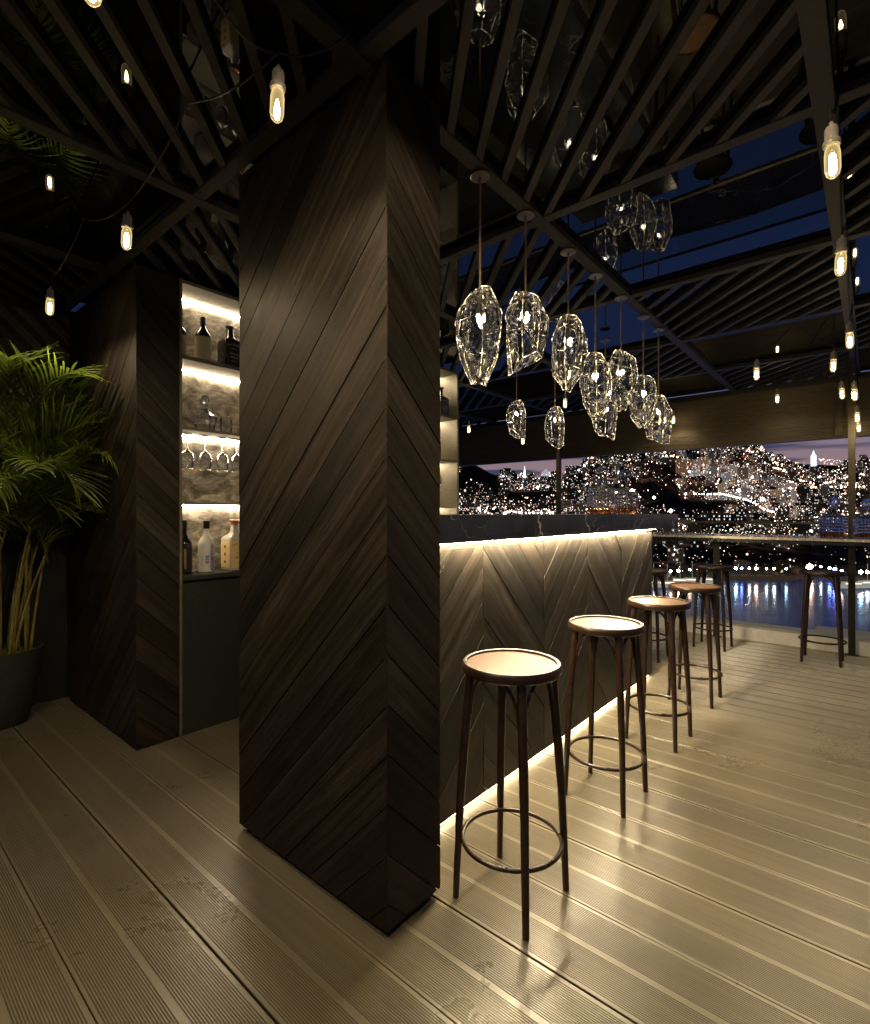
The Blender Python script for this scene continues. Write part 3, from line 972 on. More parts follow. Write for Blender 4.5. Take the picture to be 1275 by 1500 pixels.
# ------------------------------------------------------------------ bottles
def round_bottle(loc, rad, h, body, cap, label_mat, label, lz=(0.05, 0.55), group='bottles on the back bar shelves', shoulder=0.58, rz=0):
    t = thing('bottle', label, 'bottle', loc, rz, group)
    bm = NB()
    lathe(bm, [(rad * 0.86, 0.0), (rad * 0.97, 0.004), (rad, 0.012), (rad, h * shoulder), (rad * 0.93, h * (shoulder + 0.05)), (rad * 0.55, h * (shoulder + 0.14)),
               (rad * 0.34, h * (shoulder + 0.20)), (rad * 0.30, h * 0.90), (rad * 0.36, h * 0.905), (rad * 0.34, h * 0.93)], 32)
    obj('body', bm, body, t, smooth=True)
    bm = NB()
    lathe(bm, [(rad * 0.36, h * 0.845), (rad * 0.385, h * 0.85), (rad * 0.385, h * 0.995), (rad * 0.35, h)], 20)
    obj('cap', bm, cap, t, smooth=True)
    if label_mat:
        bm = NB()
        lathe(bm, [(rad + 0.0005, h * lz[0]), (rad + 0.0006, h * lz[1])], 32, cap0=False, cap1=False)
        obj('paper_label', bm, label_mat, t, smooth=True)
    return t

def square_bottle(loc, w, h, body, label_mat, ink, label, lines, cap=None, stopper=None, group='square whiskey bottles on the back bar'):
    t = thing('bottle', label, 'bottle', loc, 0, group)
    bm = NB()
    def ring(s, z, n=6):
        pts = []
        hw = w / 2 * s
        c = min(0.012, hw * 0.5)
        for (sx, sy, a0) in ((1, 1, 0), (-1, 1, 90), (-1, -1, 180), (1, -1, 270)):
            for k in range(4):
                a = R(a0 + 30 * k)
                pts.append(bm.verts.new((sx * (hw - c) + c * math.cos(a), sy * (hw - c) + c * math.sin(a), z)))
        return pts
    rs = [ring(0.94, 0), ring(1.0, 0.006), ring(1.0, h * 0.60), ring(0.92, h * 0.655), ring(0.48, h * 0.72), ring(0.34, h * 0.76), ring(0.30, h * 0.90)]
    for a, b in zip(rs, rs[1:]):
        for i in range(len(a)):
            j = (i + 1) % len(a)
            bm.faces.new((a[i], a[j], b[j], b[i]))
    bm.faces.new(rs[0][::-1]); bm.faces.new(rs[-1])
    obj('body', bm, body, t, smooth=True)
    bm = NB()
    lathe(bm, [(w * 0.16, h * 0.89), (w * 0.19, h * 0.90), (w * 0.19, h * 0.93), (w * 0.12, h * 0.935), (w * 0.12, h * 0.955), (w * 0.24, h * 0.965), (w * 0.24, h * 0.992), (w * 0.20, h)], 20)
    obj('stopper', bm, stopper or M['foil'], t, smooth=True)
    e = w / 2 + 0.0006
    lb = thing_mesh_label(t, w, h, e, label_mat)
    for (txt, size, z, arch) in lines:
        text_mesh(txt, size * w, ink, lb, (0.0007, 0.0, z * h), arch=arch, bold=0.012)
    return t
def thing_mesh_label(t, w, h, e, mat):
    bm = NB()
    _box(bm, 0.0, 0.0006, -w * 0.43, w * 0.43, h * 0.05, h * 0.585)
    return obj('paper_label', bm, mat, t, loc=(w / 2, 0, 0))

JD = [("JACK DANIEL'S", 0.125, 0.53, 0.045), ('OLD No.7', 0.07, 0.435, 0.0), ('Tennessee', 0.125, 0.33, 0.0), ('WHISKEY', 0.115, 0.245, 0.0), ('SOUR MASH', 0.06, 0.16, 0.0)]
JH = [("JACK DANIEL'S", 0.115, 0.52, 0.05), ('Tennessee', 0.10, 0.345, 0.0), ('HONEY', 0.15, 0.25, 0.0), ('WHISKEY', 0.06, 0.14, 0.0)]
bx_ = -2.945
S1, S2, S3, S0 = 2.0585, 1.6695, 1.2585, 0.8625
sq = square_bottle((bx_, 1.575, S1), 0.108, 0.262, M['dark_glass'], M['black_label'], M['ink_white'],
              'square black whiskey bottle on the top shelf beside the pillar edge', JD)
square_bottle((bx_, 3.56, S1), 0.108, 0.262, M['dark_glass'], M['black_label'], M['ink_white'],
              'square black whiskey bottle on the top shelf at the far end, right of the pillar', JD)
square_bottle((bx_ - 0.01, 3.46, S2), 0.108, 0.255, M['dark_glass'], M['black_label'], M['ink_white'],
              'square black whiskey bottle on the second shelf, right of the pillar', JD)
hb = square_bottle((bx_, 1.605, S0), 0.118, 0.30, M['grey_bottle'], M['honey_label'], M['ink_black'],
              'square pale bottle with honey yellow label on the back bar counter', JH, stopper=M['copper'])
bm = NB(); _box(bm, -0.05, 0.05, -0.0006, 0.0, 0.018, 0.172); obj('side_label', bm, M['honey_label'], hb, loc=(0, -0.0592, 0))
for k in range(3):
    bm = NB(); lathe(bm, [(0.010, 0), (0.010, 0.0006)], 12)
    o = obj('seal', bm, M['ink_black'], hb, loc=(0.0, -0.0600, 0.05 + 0.045 * k)); o.rotation_euler = (R(90), 0, 0)
wb = round_bottle((bx_, 1.432, S0), 0.046, 0.295, M['white_bottle'], M['foil'], None,
             'frosted white round bottle with black cap and purple lettering', shoulder=0.55)
text_mesh('REDEMPTION', 0.024, M['ink_purple'], wb, (0.0475, 0.012, 0.085), rot=R(90), bold=0.02)
text_mesh('RYE', 0.028, M['ink_purple'], wb, (0.0475, -0.016, 0.075), rot=R(90), bold=0.03)
db = round_bottle((bx_, 1.305, S0), 0.042, 0.30, M['dark_glass'], M['foil'], M['black_label'],
             'dark brown round bottle with gold striped label at the counter left end', (0.06, 0.50), shoulder=0.54)
for k in range(2):
    bm = NB(); _box(bm, 0, 0.0008, -0.006, 0.006, 0.03, 0.14)
    o = obj('gold_band', bm, M['gold'], db, loc=(0.0405 if k == 0 else 0.03, -0.012 + 0.04 * k, 0)); o.rotation_euler = (0, 0, R(-15 + 60 * k))
t = thing('cocktail_jigger', 'polished steel shaker with round top behind the honey bottle', 'shaker', (bx_ - 0.06, 1.70, S0))
bm = NB(); lathe(bm, [(0.030, 0), (0.036, 0.10), (0.040, 0.19), (0.040, 0.20), (0.030, 0.225), (0.018, 0.24)], 24); obj('body', bm, M['canopy'], t, smooth=True)
bm = NB(); lathe(bm, [(0.016, 0.24), (0.019, 0.25), (0.020, 0.28), (0.014, 0.292), (0.004, 0.296)], 20); obj('cap', bm, M['canopy'], t, smooth=True)
round_bottle((bx_, 1.412, S1), 0.044, 0.268, M['dark_glass'], M['foil'], M['cream_label'],
             'dark round bottle with wide cream label, middle of the top shelf', (0.02, 0.56))
round_bottle((bx_, 1.272, S1), 0.042, 0.250, M['dark_glass'], M['foil'], M['cream_label'],
             'dark round bottle with cream label, mostly hidden at the top shelf left end', (0.02, 0.52))
for k, yy in enumerate((1.76, 1.90, 2.05, 2.22, 2.40, 2.6, 2.85, 3.05, 3.3)):   # the run of bottles that continues behind the pillar
    if yy > 3.2:
        round_bottle((bx_, yy, S1), 0.043, 0.262, M['dark_glass'], M['foil'], M['cream_label'],
                 'dark round bottle left of the far square bottle on the top shelf', (0.02, 0.52))

# pyramid decanter
pd = thing('pyramid_decanter', 'clear triangular glass decanter with ball stopper on the second shelf', 'decanter', (bx_, 1.425, S2))
bm = NB(); lathe(bm, [(0.040, 0.0), (0.052, 0.004), (0.070, 0.085), (0.066, 0.090), (0.018, 0.135), (0.014, 0.150), (0.020, 0.158), (0.017, 0.162)], 8)
obj('body', bm, M['crystal'], pd)
bm = NB(); lathe(bm, [(0.011, 0.150), (0.013, 0.165), (0.024, 0.175), (0.026, 0.186), (0.018, 0.198), (0.020, 0.206), (0.008, 0.212)], 10)
obj('stopper', bm, M['crystal'], pd)
bm = NB(); lathe(bm, [(0.038, 0.004), (0.050, 0.008), (0.055, 0.04)], 8); obj('spirit', bm, M['thin_glass'], pd)

def wine_glass():
    t = thing('wine_glass', 'x', 'wine glass', group='stemmed glasses hung upside down under the shelf')
    bm = NB()
    # hung upside down: foot at the top
    prof = [(0.030, -0.006), (0.031, -0.008), (0.006, -0.014), (0.0035, -0.03), (0.0035, -0.095), (0.010, -0.104), (0.028, -0.116), (0.037, -0.140), (0.037, -0.168), (0.031, -0.205)]
    inner = [(r - 0.0012, z + 0.0004) for r, z in prof[5:]][::-1]
    lathe(bm, prof + inner, 28)
    obj('bowl', bm, M['thin_glass'], t, smooth=True)
    bm = NB(); tube(bm, [(0.031 * math.cos(2 * math.pi * i / 24), 0.031 * math.sin(2 * math.pi * i / 24), -0.2055) for i in range(24)], 0.0011, 5, closed=True)
    obj('rim', bm, M['edge'], t, smooth='all')  # rim takes the painted edge glow too
    return t
w0 = wine_glass()
names = ['leftmost of the hanging wine glasses', 'second hanging wine glass from the left', 'third hanging wine glass from the left', 'hanging wine glass at the pillar edge', 'hanging wine glass seen right of the pillar']
for k, yy in enumerate((1.315, 1.418, 1.520, 1.612, 3.50)):
    w = w0 if k == 0 else copy_tree(w0)
    w.location = (-2.93, yy, 1.655); w['label'] = names[k] + ', under the second shelf'
t = thing('tumbler', 'clear round drinking glass right of the pyramid decanter', 'glass', (-2.96, 1.56, S2))
bm = NB(); lathe(bm, [(0.030, 0), (0.034, 0.05), (0.036, 0.11)], 24, cap1=False); obj('bowl', bm, M['thin_glass'], t, smooth=True)

# cut glass decanters
def decanter(loc, s, label, rz):
    t = thing('cut_glass_decanter', label, 'decanter', loc, rz, 'square cut glass decanters of amber spirit')
    bm = NB()
    w, h = 0.098 * s, 0.105 * s
    n = 7
    # diamond-cut walls: grid of small pyramids on four sides
    for q in range(4):
        ca, sa = math.cos(q * math.pi / 2), math.sin(q * math.pi / 2)
        def P(u, z, d):
            x, y = w / 2 + d, u
            return (x * ca - y * sa, x * sa + y * ca, z)
        gv = {}
        for i in range(n + 1):
            for j in range(n + 1):
                gv[i, j] = bm.verts.new(P(-w / 2 + w * i / n, h * j / n + 0.0, 0))
        for i in range(n):
            for j in range(n):
                c = bm.verts.new(P(-w / 2 + w * (i + .5) / n, h * (j + .5) / n, 0.004 * s))
                a, b, d, e = gv[i, j], gv[i + 1, j], gv[i + 1, j + 1], gv[i, j + 1]
                for f in ((a, b, c), (b, d, c), (d, e, c), (e, a, c)): bm.faces.new(f)
    v = [bm.verts.new(p) for p in ((-w/2, -w/2, 0), (w/2, -w/2, 0), (w/2, w/2, 0), (-w/2, w/2, 0))]
    bm.faces.new(v[::-1])
    rs = []
    for sc, z in ((1.0, h), (0.62, h + 0.012 * s), (0.30, h + 0.020 * s), (0.26, h + 0.045 * s), (0.34, h + 0.050 * s)):
        rs.append([bm.verts.new((x * sc, y * sc, z)) for x, y in ((-w/2, -w/2), (w/2, -w/2), (w/2, w/2), (-w/2, w/2))])
    for a, b in zip(rs, rs[1:]):
        for i in range(4): bm.faces.new((a[i], a[(i + 1) % 4], b[(i + 1) % 4], b[i]))
    bm.faces.new(rs[-1])
    bmesh.ops.remove_doubles(bm, verts=bm.verts, dist=0.0002)
    obj('body', bm, M['crystal'], t)
    bm = NB(); box(bm, -w * 0.41, w * 0.41, -w * 0.41, w * 0.41, 0.008, h * 0.26); obj('spirit', bm, M['amber'], t)
    bm = NB(); b2 = bmesh.ops.create_icosphere(bm, subdivisions=2, radius=0.027 * s, matrix=Matrix.Translation((0, 0, h + 0.078 * s)))
    lathe(bm, [(0.008 * s, h + 0.045 * s), (0.010 * s, h + 0.056 * s)], 8)
    obj('stopper', bm, M['crystal'], t)
    return t
decanter((-1.42, 3.445, 1.195), 1.6, 'square cut glass decanter on the black marble bar top, nearer of the two there', R(5))
decanter((-1.42, 3.853, 1.195), 1.6, 'square cut glass decanter on the black marble bar top, farther of the two there', R(-4))
decanter((-0.245, 5.24, 1.0035), 1.6, 'square cut glass decanter on the railing ledge left of the tall post', R(-8))
decanter((-0.035, 5.24, 1.0035), 1.5, 'square cut glass decanter on the ledge at the right picture edge', R(12))

# ------------------------------------------------------------------ potted palm
palm = thing('potted_palm', 'bushy potted palm with arching green fronds in a black pot, at the left', 'potted palm', (-3.80, 0.65, 0))
bm = NB()
lathe(bm, [(0.115, 0.0), (0.135, 0.02), (0.175, 0.22), (0.200, 0.40), (0.203, 0.425), (0.186, 0.425), (0.178, 0.385)], 48, cap1=False)
obj('pot', bm, M['pot'], palm, smooth=True)
bm = NB()
rg = random.Random(5)
rr = [[bm.verts.new((0.181 * q * math.cos(a), 0.181 * q * math.sin(a), 0.392 + rg.uniform(0, 0.016) * (q < 1))) for a in [2 * math.pi * i / 30 for i in range(30)]] for q in (1, .8, .6, .4, .2)]
for a, b in zip(rr, rr[1:]):
    for i in range(30): bm.faces.new((a[i], a[(i + 1) % 30], b[(i + 1) % 30], b[i]))
bm.faces.new(rr[-1])
obj('soil', bm, M['soil'], palm)
def frond(base, direc, L, droop, rg, leaf_len, up0):
    """rachis curve + two rows of long narrow leaflets"""
    bm = NB()
    d = Vector((math.cos(direc), math.sin(direc), 0))
    side = Vector((-d.y, d.x, 0))
    pts = []
    p = Vector(base); ang = up0
    N_ = 32
    for k in range(N_ + 1):
        pts.append(p.copy())
        p = p + (d * math.cos(ang) + Vector((0, 0, 1)) * math.sin(ang)) * (L / N_)
        ang -= droop / N_ * (0.4 + 1.2 * k / N_)
    tube(bm, pts, [0.0042 * (1 - 0.8 * k / N_) + 0.0006 for k in range(N_ + 1)], 5)
    for k in range(4, N_ + 1):
        for sub in (0,):
            if k == N_ and sub: continue
            u = (k + sub) / N_
            o = pts[k].lerp(pts[min(k + 1, N_)], sub)
            t = (pts[min(k + 1, N_)] - pts[k - 1]).normalized()
            nrm = side.cross(t).normalized()
            if nrm.z < 0: nrm = -nrm
            ll = leaf_len * (0.55 + 0.9 * math.sin(math.pi * min(1, (u * 0.86 + 0.10)))) * rg.uniform(0.85, 1.1) * 0.72
            for sg in (-1, 1):
                sp = R(48 - 26 * u) * rg.uniform(0.85, 1.15)
                dr = (t * math.cos(sp) + side * sg * math.sin(sp) + nrm * rg.uniform(0.10, 0.30)).normalized()
                w = rg.uniform(0.0030, 0.0046)
                wd = t.cross(dr).cross(dr).normalized()
                wd = (wd * 0.4 + t * 0.9).normalized()
                wd = (wd - dr * wd.dot(dr)).normalized()
                q = o.copy(); v = dr.copy(); prev = None
                m = 6
                dro = rg.uniform(0.04, 0.15)
                for s_ in range(m + 1):
                    f = s_ / m
                    ww = w * (0.35 + 1.3 * math.sin(math.pi * (0.12 + 0.80 * f))) * (1 - f ** 3) + 0.0003
                    fold = nrm * ww * 0.35
                    cur = (bm.verts.new(q - wd * ww + fold), bm.verts.new(q), bm.verts.new(q + wd * ww + fold))
                    if prev:
                        bm.faces.new((prev[0], prev[1], cur[1], cur[0])); bm.faces.new((prev[1], prev[2], cur[2], cur[1]))
                    prev = cur
                    q = q + v * (ll / m)
                    v = (v + Vector((0, 0, -1)) * dro).normalized()
    obj('frond', bm, M['leaf'], palm, smooth='all')
rg = random.Random(42)
stems = []
for k in range(23):
    a = rg.uniform(0, 6.28); q = 0.02 + 0.12 * math.sqrt(rg.random())
    x, y = q * math.cos(a), q * math.sin(a)
    lean = rg.uniform(0.02, 0.13); la = a + rg.uniform(-.5, .5)
    if k < 3: la = R(20 + 30 * k)
    H = rg.uniform(0.55, 1.12)
    top = Vector((x + lean * math.cos(la) * 1.3, y + lean * math.sin(la) * 1.3, 0.40 + H))
    bm = NB()
    pts, rad = [], []
    for s_ in range(9):
        f = s_ / 8
        p = Vector((x, y, 0.385)).lerp(top, f); p += Vector((math.cos(la), math.sin(la), 0)) * (-0.02 * math.sin(math.pi * f))
        pts.append(p); rad.append(0.0085 * (1 - 0.45 * f) * rg.uniform(0.93, 1.07))
    tube(bm, pts, rad, 8)
    obj('stem', bm, M['stem'], palm, smooth='all')
    stems.append((top, la))
for k, (top, la) in enumerate(stems):
    for j in range(1 if k % 3 else 3):
        # most fronds open towards the room (+X, +-Y)
        a = R(rg.uniform(-75, 80)) if rg.random() < 0.74 else rg.uniform(0, 6.28)
        frond(top - Vector((0, 0, rg.uniform(0.0, 0.12))), a, rg.uniform(0.55, 0.85), R(rg.uniform(80, 130)), rg, rg.uniform(0.30, 0.38), R(rg.uniform(48, 84)))
for a, L, up in ((55, 0.82, 70), (35, 0.9, 62), (70, 0.8, 72), (15, 0.9, 68), (-10, 0.85, 74), (50, 0.75, 56), (62, 0.72, 48), (40, 0.7, 40)):
    frond(Vector((0.04, 0.03, 1.44 if up > 66 else 1.28 if up > 55 else 1.05)), R(a), L, R(88), rg, 0.38, R(up))

# ------------------------------------------------------------------ water, hills, city
WZ = -40.0
FH = (-math.sin(R(CAM_YAW)), math.cos(R(CAM_YAW)))
RH = (math.cos(R(CAM_YAW)), math.sin(R(CAM_YAW)))
def polar(t, d):   # bearing tangent and forward distance in the direction the terrace faces
    return (d * FH[0] + t * d * RH[0], d * FH[1] + t * d * RH[1])

def m_water():
    N = NT('harbour_water_painted_glow')
    oc = N.co()
    n1 = N.noise(N.mapping(oc, (0.35, 0.35, 1)), 1.0, 3, 0.6)
    n2 = N.noise(N.mapping(oc, (0.03, 0.03, 1)), 1.0, 3, 0.6)
    gl = N.n('ShaderNodeBsdfGlossy'); gl.inputs['Roughness'].default_value = 0.15; gl.inputs['Color'].default_value = (0.55, 0.65, 0.9, 1)
    N.l(N.bump(n1, 0.12, 0.6), gl.inputs['Normal'])
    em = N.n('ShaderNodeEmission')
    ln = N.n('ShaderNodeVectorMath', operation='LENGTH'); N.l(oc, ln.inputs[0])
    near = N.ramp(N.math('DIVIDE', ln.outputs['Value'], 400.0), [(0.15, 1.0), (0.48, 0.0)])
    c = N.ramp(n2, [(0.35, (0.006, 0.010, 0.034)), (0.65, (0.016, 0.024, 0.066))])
    c = N.mix(near, c, (0.13, 0.27, 0.80))  # blue glow painted into water near the terrace, brightening the ceiling reflection
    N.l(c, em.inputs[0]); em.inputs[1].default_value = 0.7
    df = N.n('ShaderNodeBsdfDiffuse'); df.inputs[0].default_value = (0.006, 0.014, 0.05, 1)
    ad = N.n('ShaderNodeAddShader'); N.l(em.outputs[0], ad.inputs[0]); N.l(df.outputs[0], ad.inputs[1])
    mx = N.n('ShaderNodeMixShader'); mx.inputs[0].default_value = 0.36
    N.l(ad.outputs[0], mx.inputs[1]); N.l(gl.outputs[0], mx.inputs[2])
    N.l(mx.outputs[0], N.out.inputs[0])
    N.m.cycles.emission_sampling = 'NONE'
    return N.m
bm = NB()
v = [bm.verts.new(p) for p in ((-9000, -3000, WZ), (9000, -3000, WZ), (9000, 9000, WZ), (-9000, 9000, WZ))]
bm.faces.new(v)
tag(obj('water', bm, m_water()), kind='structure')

def lerp_tab(x, tab):
    if x <= tab[0][0]: return tab[0][1]
    for (a, va), (b, vb) in zip(tab, tab[1:]):
        if x <= b:
            u = (x - a) / (b - a); u = u * u * (3 - 2 * u)
            return va + (vb - va) * u
    return tab[-1][1]
CREST = [(-0.6, 60), (-0.25, 80), (0.03, 105), (0.07, 110), (0.12, 84), (0.16, 72), (0.235, 74), (0.27, 92), (0.33, 140), (0.45, 168), (0.60, 166), (0.655, 120), (0.72, 104), (0.80, 102), (0.90, 108), (1.3, 100)]
SHORE = [(-0.6, 330), (0.3, 330), (0.42, 300), (0.55, 322), (0.68, 318), (0.74, 332), (0.80, 300), (1.3, 290)]
PROF = [(0.0, 0.0), (0.04, 0.035), (0.25, 0.085), (0.45, 0.27), (0.7, 0.62), (0.9, 0.93), (1.0, 1.0), (1.5, 0.8), (2.6, 0.3)]
def ground(t, d):
    s = lerp_tab(t, SHORE)
    f = (d - s) / (1150 - s)
    if f < 0: return WZ - 3
    hc = lerp_tab(t, CREST) * 1.02 - WZ
    x, y = polar(t, d)
    nz = mnoise.noise(Vector((x * 0.004, y * 0.004, 0.3))) * 0.20 + mnoise.noise(Vector((x * 0.014, y * 0.014, 1.3))) * 0.07
    g = lerp_tab(f, PROF) if f > 0 else 0
    return WZ + 1.2 + (hc - 1.2) * max(0, g + nz * min(1, f * 1.6) * (1 - 0.7 * min(1, max(0, f - 0.7) / 0.3)) * 0.9)
bm = NB()
nt, ndd = 190, 90
gv = []
for i in range(nt):
    t = -0.55 + 1.8 * i / (nt - 1)
    row = []
    for j in range(ndd):
        f = j / (ndd - 1)
        s = lerp_tab(t, SHORE)
        d = s - 2 + (1900 - s) * f ** 1.5
        x, y = polar(t, d)
        row.append(bm.verts.new((x, y, ground(t, d) if j else WZ - 3)))
    gv.append(row)
for i in range(nt - 1):
    for j in range(ndd - 1):
        bm.faces.new((gv[i][j], gv[i + 1][j], gv[i + 1][j + 1], gv[i][j + 1]))
HILL = bm

# density of the city on the slope: patches of light and dark wood
def dens(t, d):
    x, y = polar(t, d)
    v_ = mnoise.noise(Vector((x * 0.0062, y * 0.0062, 5.1))) + 0.55 * mnoise.noise(Vector((x * 0.017, y * 0.017, 9.7)))
    v_ = 0.62 + 1.15 * v_
    f = (d - 320) / 830
    if t < 0.13: v_ *= 0.75
    if 0.03 < f < 0.22: v_ = v_ * 0.80 - 0.10
    if 0.05 < t < 0.125 and f > 0.75: v_ = 0
    if f > 0.86 and 0.30 < t < 0.62: v_ += 0.12
    if 0.25 < t < 0.42 and 0.70 < f < 0.84: v_ *= 0.1       # dark wood below the crest
    if 0.47 < t < 0.70 and 0.44 < f < 0.62: v_ += 0.35      # bright quarter in the middle
    if 0.20 < t < 0.34 and 0.40 < f < 0.60: v_ += 0.30
    v_ = max(0.0, min(1.0, v_)); return v_ * v_ * 1.0

def m_hill():
    N = NT('hillside_with_street_glow')
    oc = N.co()
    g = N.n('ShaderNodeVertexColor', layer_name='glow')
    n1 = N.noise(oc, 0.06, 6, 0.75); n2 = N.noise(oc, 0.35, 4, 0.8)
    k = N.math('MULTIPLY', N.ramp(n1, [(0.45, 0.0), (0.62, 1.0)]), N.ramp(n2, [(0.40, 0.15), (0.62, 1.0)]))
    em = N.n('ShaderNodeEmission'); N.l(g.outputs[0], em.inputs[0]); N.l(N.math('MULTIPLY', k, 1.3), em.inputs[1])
    df = N.n('ShaderNodeBsdfDiffuse'); df.inputs[0].default_value = (0.012, 0.014, 0.011, 1)
    ad = N.n('ShaderNodeAddShader'); N.l(em.outputs[0], ad.inputs[0]); N.l(df.outputs[0], ad.inputs[1]); N.l(ad.outputs[0], N.out.inputs[0])
    N.m.cycles.emission_sampling = 'NONE'
    return N.m
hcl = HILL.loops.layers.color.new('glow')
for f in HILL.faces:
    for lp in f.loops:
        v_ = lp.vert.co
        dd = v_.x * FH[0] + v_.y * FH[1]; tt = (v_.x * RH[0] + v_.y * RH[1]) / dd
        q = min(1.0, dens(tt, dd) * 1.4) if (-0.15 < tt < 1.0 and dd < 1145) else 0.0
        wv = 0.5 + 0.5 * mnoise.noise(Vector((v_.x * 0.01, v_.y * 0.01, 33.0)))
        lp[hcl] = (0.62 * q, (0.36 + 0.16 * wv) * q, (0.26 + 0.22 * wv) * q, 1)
tag(obj('hills', HILL, m_hill(), smooth='all'), kind='structure')

def m_city():
    N = NT('lit_facades')
    oc = N.co()
    geo = N.n('ShaderNodeNewGeometry')
    cr = N.n('ShaderNodeVectorMath', operation='CROSS_PRODUCT'); N.l(geo.outputs['Normal'], cr.inputs[0]); cr.inputs[1].default_value = (0, 0, 1)
    dt = N.n('ShaderNodeVectorMath', operation='DOT_PRODUCT'); N.l(oc, dt.inputs[0]); N.l(cr.outputs[0], dt.inputs[1])
    sx = N.n('ShaderNodeSeparateXYZ'); N.l(oc, sx.inputs[0])
    cb = N.n('ShaderNodeCombineXYZ')
    N.l(N.math('FLOOR', N.math('DIVIDE', dt.outputs['Value'], 2.4)), cb.inputs[0])
    N.l(N.math('FLOOR', N.math('DIVIDE', sx.outputs[2], 3.1)), cb.inputs[1])
    wn = N.n('ShaderNodeTexWhiteNoise'); wn.noise_dimensions = '2D'; N.l(cb.outputs[0], wn.inputs['Vector'])
    fx = N.math('FRACT', N.math('DIVIDE', dt.outputs['Value'], 2.4)); fz = N.math('FRACT', N.math('DIVIDE', sx.outputs[2], 3.1))
    inx = N.math('MULTIPLY', N.math('GREATER_THAN', fx, 0.3), N.math('LESS_THAN', fx, 0.8))
    inz = N.math('MULTIPLY', N.math('GREATER_THAN', fz, 0.3), N.math('LESS_THAN', fz, 0.8))
    win = N.math('MULTIPLY', inx, inz)
    sep = N.n('ShaderNodeSeparateXYZ'); N.l(geo.outputs['Normal'], sep.inputs[0])
    wall = N.math('LESS_THAN', N.math('ABSOLUTE', sep.outputs[2]), 0.5)
    lit = N.math('MULTIPLY', N.math('GREATER_THAN', wn.outputs[0], 0.80), win)
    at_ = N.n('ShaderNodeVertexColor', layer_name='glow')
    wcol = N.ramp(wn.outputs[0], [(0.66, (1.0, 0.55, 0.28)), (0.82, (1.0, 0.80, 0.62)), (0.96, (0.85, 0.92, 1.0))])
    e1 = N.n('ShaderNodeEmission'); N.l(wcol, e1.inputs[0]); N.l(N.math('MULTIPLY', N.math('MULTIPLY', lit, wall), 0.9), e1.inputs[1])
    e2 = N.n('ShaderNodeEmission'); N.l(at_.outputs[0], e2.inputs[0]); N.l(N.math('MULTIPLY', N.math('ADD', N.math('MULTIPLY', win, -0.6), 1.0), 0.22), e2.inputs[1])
    a = N.n('ShaderNodeAddShader'); N.l(e1.outputs[0], a.inputs[0]); N.l(e2.outputs[0], a.inputs[1])
    N.l(a.outputs[0], N.out.inputs[0])
    N.m.cycles.emission_sampling = 'NONE'
    return N.m
M['city'] = m_city()
rg = random.Random(77)
bm = NB()
cl = bm.loops.layers.color.new('glow')
def hut(bm, x, y, z, w, dp, h, a, col):
    ca, sa = math.cos(a), math.sin(a)
    n0 = len(bm.faces)
    vs = []
    for zz in (z - 4, z + h):
        for (u, v) in ((-w / 2, -dp / 2), (w / 2, -dp / 2), (w / 2, dp / 2), (-w / 2, dp / 2)):
            vs.append(bm.verts.new((x + u * ca - v * sa, y + u * sa + v * ca, zz)))
    for q in ((0, 1, 5, 4), (1, 2, 6, 5), (2, 3, 7, 6), (3, 0, 4, 7), (4, 5, 6, 7)):
        f = bm.faces.new([vs[i] for i in q])
        for lp in f.loops: lp[cl] = (*col, 1)
spots_ = []
tries = 0
while len(spots_) < 2000 and tries < 60000:
    tries += 1
    t = rg.uniform(-0.12, 0.98); f = rg.random() ** 0.9
    s = lerp_tab(t, SHORE)
    d = s + 8 + (1130 - s) * f
    dn = dens(t, d)
    if rg.random() > dn * dn: continue
    spots_.append((t, d))
for (t, d) in spots_:
    x, y = polar(t, d); z = ground(t, d)
    warm = rg.random()
    br = rg.uniform(0.05, 0.5) * (2.2 if 0.47 < t < 0.70 and 600 < d < 860 else 1.0)
    col = (br, br * (0.72 + 0.25 * warm), br * (0.5 + 0.5 * warm))
    hut(bm, x, y, z, rg.uniform(0.012, 0.021) * min(d, 800), rg.uniform(6, 11), (rg.uniform(4, 13) if rg.random() < 0.85 else rg.uniform(14, 24)) * min(1, d / 520), rg.uniform(0, 3.14), col)
tag(obj('city_buildings', bm, M['city']), 'distant hillside city of small pale houses with lit windows', 'city', kind='stuff')

# lamps of the far city: small faceted globes in three colours
lm = [m_emit('far_lamp_white', (1.0, 0.86, 0.76), 9.0, 'NONE'), m_emit('far_lamp_warm', (1.0, 0.66, 0.46), 7.0, 'NONE'),
      m_emit('far_lamp_rose', (1.0, 0.50, 0.42), 4.0, 'NONE'), m_emit('far_lamp_cool', (0.70, 0.90, 1.0), 5.0, 'NONE'), m_emit('far_lamp_dim', (1.0, 0.68, 0.52), 1.5, 'NONE')]
def globe(bm, x, y, z, r, mi):
    v = [bm.verts.new((x + a * r, y + b * r, z + c * r)) for a, b, c in ((1, 0, 0), (0, 1, 0), (-1, 0, 0), (0, -1, 0), (0, 0, 1), (0, 0, -1))]
    for q in ((0, 1, 4), (1, 2, 4), (2, 3, 4), (3, 0, 4), (1, 0, 5), (2, 1, 5), (3, 2, 5), (0, 3, 5)):
        f = bm.faces.new([v[i] for i in q]); f.material_index = mi
bm = NB()
cnt = 0; tries = 0
